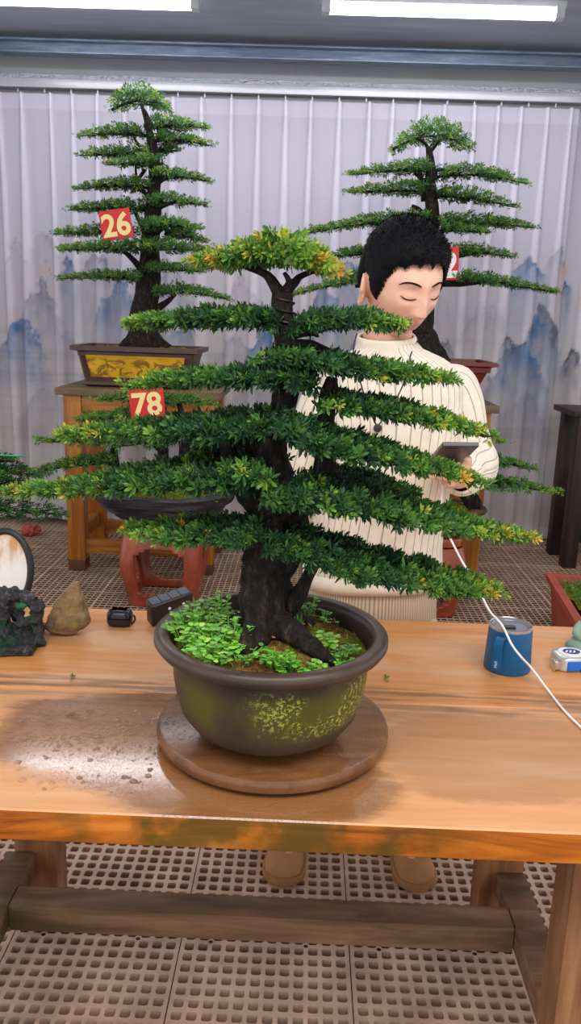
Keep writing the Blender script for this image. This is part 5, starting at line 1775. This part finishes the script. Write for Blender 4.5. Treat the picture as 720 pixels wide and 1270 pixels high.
# ---------------------------------------------------------------- things on the table
# mug
MX, MY = .4405, 1.585
k = NT('blue_powder_coat', .42, .45)
k.color(k.ramp(k.noise(k.obj(), 40), [(.3, lin((0, 82, 128))), (.7, lin((3, 92, 140)))])); k.bump(k.noise(k.obj(), 600, 1), .08, .001)
M['mugblue'] = k.m
k = NT('brushed_steel', .25, .5, .9); k.color(lin((205, 205, 212))); M['brushed'] = k.m
k = NT('clear_grey_lid', .12, .5); k.color(lin((150, 150, 160))); k.b.inputs['Transmission Weight'].default_value = .35; M['lid'] = k.m
t = thing('mug', 'blue insulated mug with clear lid on the table at right', 'mug', (MX, MY, TZ))
g = G(); g.lathe([(.044, .7502), (.0475, .752), (.0482, .756), (.0445, .838), (.0438, .842), (.041, .842), (.0405, .80)], (MX, MY, 0), 64, cap1=True); g.build('body', M['mugblue'], t, sharp=50)
g = G(); g.lathe([(.0436, .8405), (.0442, .843), (.0440, .847), (.0425, .848), (.0412, .8465), (.0412, .838)], (MX, MY, 0), 64, cap0=False, cap1=False); g.build('rim', M['brushed'], t)
g = G(); g.lathe([(.0405, .838), (.0408, .845), (.0395, .8465), (.036, .8445), (.0345, .8415), (.010, .8412), (.0005, .8412)], (MX, MY, 0), 48, cap0=False, cap1=False)
ld_ = g.build('lid', M['lid'], t)
g = G(); g.box((MX - .004, MY - .008, .8435), (.022, .014, .005), bevel=.002); g.build('slider', M['phonebody'], ld_)
ha = R(-122)
hd = np.array([math.cos(ha), math.sin(ha), 0]); hs = np.array([-math.sin(ha), math.cos(ha), 0])
path = [(.043, .832), (.060, .834), (.070, .828), (.0725, .815), (.0735, .790), (.0745, .772), (.070, .768)]
pth, _ = spline(np.array([(a, b, 0) for a, b in path], float), np.zeros(len(path)), 5)
g = G(); V2 = []
for i, (a, b, _) in enumerate(pth):
    tg = np.gradient(pth, axis=0)[i]; tg /= np.linalg.norm(tg); nn2 = np.array([-tg[1], tg[0]])
    for (o_, s_) in ((-.0022, -.0085), (-.0022, .0085), (.0022, .0085), (.0022, -.0085)):
        rr_ = a + nn2[0] * o_; zz_ = b + nn2[1] * o_
        V2.append(np.array([MX, MY, 0]) + hd * rr_ + hs * s_ + np.array([0, 0, zz_]))
Ff = [(i * 4 + j, i * 4 + (j + 1) % 4, (i + 1) * 4 + (j + 1) % 4, (i + 1) * 4 + j) for i in range(len(pth) - 1) for j in range(4)] + [(3, 2, 1, 0), tuple((len(pth) - 1) * 4 + j for j in range(4))]
g.add(V2, Ff); hnd = g.build('handle', M['mugblue'], t, sharp=30)
bake(hnd, [('BEVEL', dict(width=.0012, segments=2))])
V, F_t = text_mesh('MiiR', .0085, .0003, .0)
V = V - (V.min(0) + V.max(0)) / 2
ctr = np.array([MX, MY, 0]) + hd * .0770 + np.array([0, 0, .785])
vv = ctr + np.outer(V[:, 0], np.array([0, 0, 1.0])) + np.outer(V[:, 1], -hs) + np.outer(V[:, 2], hd)
M['printgrey'] = plain('pale_print', (196, 210, 216), .5)
g = G(); g.add(vv, F_t); g.build('lettering', M['printgrey'], hnd, smooth=False)

# tape measure
TXc, TYc = .578, 1.605
M['silver'] = plain('silver_plastic', (204, 200, 196), .25, .5, .5, var=.05)
M['blueplastic'] = plain('blue_plastic', (18, 104, 196), .35)
M['darkblue'] = plain('dark_blue_label', (30, 60, 120), .35)
M['whiteplastic'] = plain('white_plastic', (236, 234, 232), .35, var=.03)
t = thing('tape_measure', 'silver and blue tape measure on the table right of the blue mug', 'tape measure', (TXc, TYc, TZ))
rz_ = R(8)
g = G(); rg = [rrect(0, 0, .035 - i, .030 - i, z, .014) for i, z in ((.003, .7503), (0, .7525), (0, .776), (.003, .780), (.006, .7815))]
c_, s_ = math.cos(rz_), math.sin(rz_)
tf = lambda L: [(TXc + x_ * c_ - y_ * s_, TYc + x_ * s_ + y_ * c_, z_) for x_, y_, z_ in L]
g.loft([tf(r_) for r_ in rg]); g.build('case', M['silver'], t)
g = G(); g.lathe([(.0245, .7812), (.0245, .7828), (.001, .7835)], (TXc, TYc, 0), 40, sx=1.1); g.build('label_disc', M['whiteplastic'], t)
g = G(); g.lathe([(.017, .7829), (.017, .7842), (.001, .7845)], (TXc + .001, TYc + .001, 0), 24, sx=1.05, sy=.8); g.build('label', M['darkblue'], t)
g = G()
for dx_ in (-.010, -.002, .006):
    g.box((TXc + dx_, TYc - .002, .7846), (.0035, .011, .0008), bevel=0, rz=R(-25))
g.build('label_mark', M['whiteplastic'], t)
g = G(); g.box(tf([(-.002, -.030, .7635)])[0], (.036, .006, .021), rz=rz_, bevel=.002); g.build('lock_button', M['blueplastic'], t)
g = G(); g.box(tf([(-.040, -.018, .764)])[0], (.010, .022, .016), rz=rz_, bevel=.001); g.box(tf([(-.046, -.018, .762)])[0], (.0016, .022, .022), rz=rz_, bevel=.0004); g.build('hook', M['brushed'], t)
M['strapblue'] = plain('dark_navy_strap', (38, 44, 66), .7)
g = G(); g.tube([tf([(.010, -.031, .7545)])[0], tf([(.022, -.050, .7545)])[0], tf([(.045, -.080, .7535)])[0], tf([(.085, -.115, .7535)])[0]], .0032, 8, res=5); g.build('wrist_strap', M['strapblue'], t)

# seated figurine
k = NT('grey_green_stone', .7, .25)
k.color(k.ramp(k.noise(k.obj(), 22, 4), [(.3, lin((92, 124, 110))), (.7, lin((150, 176, 162)))])); M['celadon'] = k.m
FXc, FYc = .655, 1.70
t = thing('figurine', 'small grey-green stone figurine of a seated bald monk at the right table end', 'figurine', (FXc, FYc, TZ))


def ell_mesh(g, c, s, rot=None, n=20):
    V = []
    for j in range(n // 2 + 1):
        ph = -PI / 2 + PI * j / (n // 2)
        for i in range(n):
            th = 2 * PI * i / n
            V.append((s[0] * math.cos(ph) * math.cos(th), s[1] * math.cos(ph) * math.sin(th), s[2] * math.sin(ph)))
    V = np.array(V)
    if rot is not None: V = V @ np.array(rot).T
    g.add(V + np.array(c), [(j * n + i, j * n + (i + 1) % n, (j + 1) * n + (i + 1) % n, (j + 1) * n + i) for j in range(n // 2) for i in range(n)])


g = G()
fx = lambda x_, y_, z_: (FXc + x_, FYc + y_, TZ + z_)
ell_mesh(g, fx(0, 0, .020), (.045, .034, .0198)); ell_mesh(g, fx(0, .004, .044), (.030, .024, .034))
ell_mesh(g, fx(-.036, -.012, .014), (.026, .022, .0135)); ell_mesh(g, fx(.036, -.012, .014), (.026, .022, .0135)); ell_mesh(g, fx(0, -.026, .012), (.034, .016, .011))
for s in (-1, 1):
    g.tube([fx(s * .024, 0, .062), fx(s * .038, -.006, .042), fx(s * .020, -.026, .028), fx(s * .004, -.030, .026)], [.011, .011, .009, .007], 10, res=3)
    ell_mesh(g, fx(s * .0185, .0, .088), (.004, .005, .009))
g.tube([fx(0, 0, .064), fx(0, 0, .078)], [.012, .011], 10)
ell_mesh(g, fx(0, -.002, .092), (.0185, .019, .0205)); ell_mesh(g, fx(0, -.020, .090), (.004, .005, .005))
fg = g.build('figure', M['celadon'], t, sharp=None)
bake(fg, [('REMESH', dict(mode='VOXEL', voxel_size=.0018, use_smooth_shade=True)), ('SMOOTH', dict(factor=.5, iterations=4))])
g = G(); g.tube([fx(-.026, -.010, .064), fx(-.008, -.026, .046), fx(.012, -.028, .034), fx(.024, -.022, .030)], [.0030, .0034, .0034, .003], 8, res=4); g.build('robe_fold', M['celadon'], t)

# white cable from the phone across the mug and the table
M['whitecable'] = plain('white_cable', (244, 240, 234), .4, var=.02)
cp = [P(549, 600, 1.735), P(547, 630, 1.72), P(553, 656, 1.70), P(572, 695, 1.66), P(584, 714, 1.635), P(595, 735, 1.605), P(607, 758, 1.57), P(622, 775, 1.535), P(634, 799, 1.505), P(646, 815, 1.50), P(659, 829, 1.515)]
cp2 = [PZ(680, 857, .7538), PZ(698, 880, .7538), PZ(720, 902, .7538), PZ(760, 938, .7538), PZ(800, 975, .7538), np.array([.62, 1.20, .7538]), np.array([.76, 1.24, .7538])]
cp[-1][2] = max(cp[-1][2], .760)
g = G(); g.tube(cp + cp2, .0023, 8, res=8)
cab = g.build('charging_cable', M['whitecable'], None)
tag(cab, 'white charging cable hanging past the blue mug onto the tabletop', 'cable')

# pale pointed rock
k = NT('tan_rock', .85, .2)
nr = k.noise(k.scale(k.obj(), (1, 1, 2.2)), 20, 6, .65)
cr_ = k.ramp(nr, [(.25, lin((92, 72, 50))), (.5, lin((142, 116, 84))), (.75, lin((176, 150, 114)))])
my = k.math('MULTIPLY', k.maprange(k.noise(k.obj(), 26, 3), .55, .66), .6)
k.color(k.mix(my, cr_, lin((150, 134, 40)))); k.bump(nr, .7, .008); M['tanrock'] = k.m
b0 = PZ(47, 792, TZ); b1 = PZ(99, 790, TZ)
rc = (b0 + b1) / 2 + [-.002, .024, 0]
t_ = G(); bm = bmesh.new(); bmesh.ops.create_icosphere(bm, subdivisions=5, radius=1.0)
V = []
for v in bm.verts:
    p = v.co; h = (p.z + 1) / 2
    wd = ((1 - h) ** .85 * .86 + .12) * min(1.0, h / .16 + .35) ** .6
    n3 = mnoise.noise(p * 1.6 + Vector((3, 1, 5))) * .30 + mnoise.noise(p * 4.2) * .10 + mnoise.noise(p * 9) * .045
    lay = .03 * math.sin(h * 26 + p.x * 3)
    rr_ = math.hypot(p.x, p.y) + 1e-6
    f_ = min(1, rr_ * 1.15)
    x_ = p.x / rr_ * f_ * wd * .058 * (1 + n3 + lay); y_ = p.y / rr_ * f_ * wd * .044 * (1 + n3 + lay)
    V.append((rc[0] + x_ + .046 * (1 - wd) + .004 - .006 * h, rc[1] + y_, TZ + max(.0, h * .130 * (1 + n3 * .12) - .004) + .0005))
bm.verts.index_update(); F_r = [tuple(v.index for v in f.verts) for f in bm.faces]; bm.free()
t_.add(V, F_r); tag(t_.build('rock', M['tanrock'], None, sharp=None), 'pointed tan brown rock standing on the table between ornament and black case', 'rock')

# dark rockery ornament with holes
k = NT('black_rockery_resin', .5, .45)
nr = k.noise(k.obj(), 60, 6, .7)
cr_ = k.ramp(nr, [(.3, lin((20, 20, 22))), (.55, lin((58, 56, 60))), (.75, lin((150, 146, 150)))])
gm = k.math('MULTIPLY', k.maprange(k.noise(k.obj(), 30, 3), .53, .62), .85)
k.color(k.mix(gm, cr_, lin((24, 66, 42)))); k.bump(nr, .9, .01); M['rockery'] = k.m
ox = PZ(20, 806, TZ)
ORN = thing('rockery_ornament', 'dark hollow rockery ornament with green moss at the left table edge', 'ornament', (ox[0] - .03, ox[1] + .08, TZ))
g = G(); q = np.random.default_rng(9)


def ob(px, py, dy, dx=0): return P(px, py, 1.60 + dy) + np.array([dx, 0, 0])


g.box((ox[0] - .055, 1.605, TZ + .010), (.185, .15, .018), bevel=.006, rz=R(8))
for (a, b_, r_) in (((2, 800), (2, 748), .020), ((24, 800), (20, 742), .010), ((47, 796), (44, 744), .011), ((-20, 800), (-18, 740), .024), ((35, 802), (33, 778), .008)):
    A = ob(a[0], a[1], 0); B = ob(b_[0], b_[1], .01); A[2] = TZ + .008
    g.tube([A, (A + B) / 2 + q.normal(size=3) * .004, B], [r_ * 1.3, r_, r_ * 1.15], 10, res=4, bumpy=.5, bfreq=90)
g.tube([ob(-24, 742, .02), ob(0, 740, .01), ob(22, 738, .01), ob(44, 746, .0)], [.024, .022, .014, .013], 12, res=5, bumpy=.5, bfreq=80)
g.tube([ob(20, 776, .0), ob(34, 770, .0), ob(46, 772, .0)], [.009, .008, .008], 8, res=4, bumpy=.4, bfreq=90)
for (px, py, r_, dy) in ((8, 752, .020, .06), (-10, 760, .03, .06), (22, 764, .014, .05), (0, 782, .02, .05), (28, 738, .013, .02), (46, 752, .014, .0), (12, 800, .016, -.02), (-5, 803, .02, -.03), (30, 805, .010, -.03), (50, 803, .010, .0)):
    c = ob(px, py, dy); c[2] = max(c[2], TZ + r_ * .8)
    ell_mesh(g, c, (r_ * 1.1, r_, r_))
og = g.build('rockery', M['rockery'], ORN, sharp=None)
bake(og, [('REMESH', dict(mode='VOXEL', voxel_size=.0026, use_smooth_shade=True))])
me = og.data
for v in me.vertices:
    p = v.co
    v.co = p + v.normal * (.0045 * mnoise.noise(p * 70) + .003 * mnoise.noise(p * 160))
    if v.co.z < .0005: v.co.z = .0005
me.update()
M['greenglaze'] = plain('green_moss_paint', (30, 92, 60), .7, var=.3, sc=40, bump=.4)
for (px, py, r_) in ((26, 752, .012), (4, 800, .020), (14, 808, .013)):
    c = ob(px, py, -.012); c[2] = max(c[2], TZ + .014)
    g = G(); ell_mesh(g, c, (r_, r_ * .7, r_ * .75)); mo = g.build('moss_patch', M['greenglaze'], ORN, sharp=None)
    for v in mo.data.vertices: v.co += v.normal * (.004 * mnoise.noise(v.co * 120))

# oval panel behind the ornament
k = NT('stained_white_enamel', .2, .5)
zz = k.sep(k.obj())[2]
nt_ = k.noise(k.scale(k.obj(), (2, 2, .7)), 22, 5)
st = k.math('MULTIPLY', k.maprange(k.math('ADD', zz, k.math('MULTIPLY', nt_, .06)), .115, .20), k.maprange(nt_, .36, .62, .35, 1))
k.color(k.mix(st, lin((238, 232, 228)), lin((196, 146, 92)))); M['enamel'] = k.m
oc = P(6, 694, 1.80)
OV = thing('oval_panel', 'white oval panel with thick black rim standing behind the dark ornament', 'panel', (oc[0], oc[1], TZ))
rx_, rz2 = .060, .092
zc_ = TZ + rz2 + .010
tiltM = Matrix.Rotation(R(-10), 3, 'X')
ringp = [np.array([oc[0], 1.80, zc_]) + np.array(tiltM @ Vector((rx_ * math.cos(a), 0, rz2 * math.sin(a)))) for a in np.linspace(0, 2 * PI, 65)]
M['blackrim'] = plain('black_rim', (32, 28, 28), .45)
g = G(); g.tube(ringp, .0085, 10, res=1, cap=False); g.build('rim', M['blackrim'], OV)
g = G(); front = [np.array([oc[0], 1.80, zc_]) + np.array(tiltM @ Vector((rx_ * math.cos(a), -.002, rz2 * math.sin(a)))) for a in np.linspace(0, 2 * PI, 64, endpoint=False)]
back_ = [p + np.array(tiltM @ Vector((0, .006, 0))) for p in front]
g.loft([front, back_]); g.build('face', M['enamel'], OV, sharp=40)
g = G(); g.tube([(oc[0] - .02, 1.835, zc_), (oc[0] - .025, 1.837, TZ + .004)], .004, 8); g.tube([(oc[0] + .02, 1.812, zc_ - .04), (oc[0] + .02, 1.834, TZ + .004)], .004, 8); g.build('back_leg', M['blackrim'], OV)

# small black case and black box
M['blackplastic'] = plain('black_plastic', (24, 26, 32), .28, .5, var=.1)
M['greyplastic'] = plain('grey_rubber_top', (74, 78, 88), .5, var=.08)
cc_ = (PZ(130, 779, TZ) + PZ(163, 779, TZ)) / 2 + [0, .018, 0]
t = thing('case', 'small rounded black case with a loop, lying left of the big pot', 'case', cc_)
g = G(); g.loft([rrect(cc_[0], cc_[1], .029 - i, .020 - i, TZ + z, .016) for i, z in ((.007, .0005), (.002, .004), (0, .010), (0, .0195), (.0015, .0205))]); g.build('base', M['blackplastic'], t)
g = G(); g.loft([rrect(cc_[0], cc_[1], .029 - i, .020 - i, TZ + z, .016) for i, z in ((.0015, .0212), (0, .0222), (.0005, .031), (.004, .037), (.012, .040))]); g.build('lid', M['blackplastic'], t)
g = G(); g.tube([cc_ + [.027, -.010, .030], cc_ + [.036, -.012, .028], cc_ + [.037, -.013, .018], cc_ + [.030, -.016, .010]], .0022, 8, res=5); g.build('loop', M['blackplastic'], t)
bc = np.array([-.300, 1.760, TZ]); rzb = R(38)
t = thing('black_box', 'black box with ribbed grey top and two white studs behind the big pot', 'box', bc)
tilt = Matrix.Rotation(rzb, 3, 'Z') @ Matrix.Rotation(R(14), 3, 'X') @ Matrix.Rotation(R(-9), 3, 'Y')
g = G(); c = bc + np.array([0, 0, .041]); g.box(c, (.105, .030, .058), bevel=.006, rot=tilt, seg=3); g.build('shell', M['blackplastic'], t)
g = G()
for i in range(4):
    g.box(c + np.array(tilt @ Vector((-.038 + .0245 * i, 0, .030))), (.023, .026, .006), bevel=.002, rot=tilt)
g.build('rubber_top', M['greyplastic'], t)
for dx_ in (-.008, .028):
    g = G()
    p0 = c + np.array(tilt @ Vector((dx_, -.0155, .008)))
    g.lathe([(.0035, -.001), (.0035, .0012), (.001, .002)], p0, 12, rot=tilt @ Matrix.Rotation(R(90), 3, 'X'))
    g.build('stud', M['whiteplastic'], t)

# fallen sprigs on the table
for i, (px, py, lab) in enumerate(((87, 842, 'tiny green sprig fallen on the table left of the big pot'), (477, 843, 'tiny green sprig fallen on the table right of the big pot'))):
    c = PZ(px, py, TZ + .0022)
    q = np.random.default_rng(60 + i)
    Vq, Fq, Tq = leaf_batch(np.array([c, c + [.004, .004, .001]]), np.array([[.5, .3, .5], [-.3, .5, .4]]), np.array([.011, .009]), np.array([.5, .4]), q, nl=8)
    Vq[:, 2] = np.maximum(Vq[:, 2], TZ + .0006)
    g = G(); g.add(Vq, Fq); sp_ = g.build('leaf_sprig', M['leaf'], None, smooth=False, attrs={'leaf_tint': Tq}); tag(sp_, lab, 'leaves', 'fallen sprigs on the tabletop')
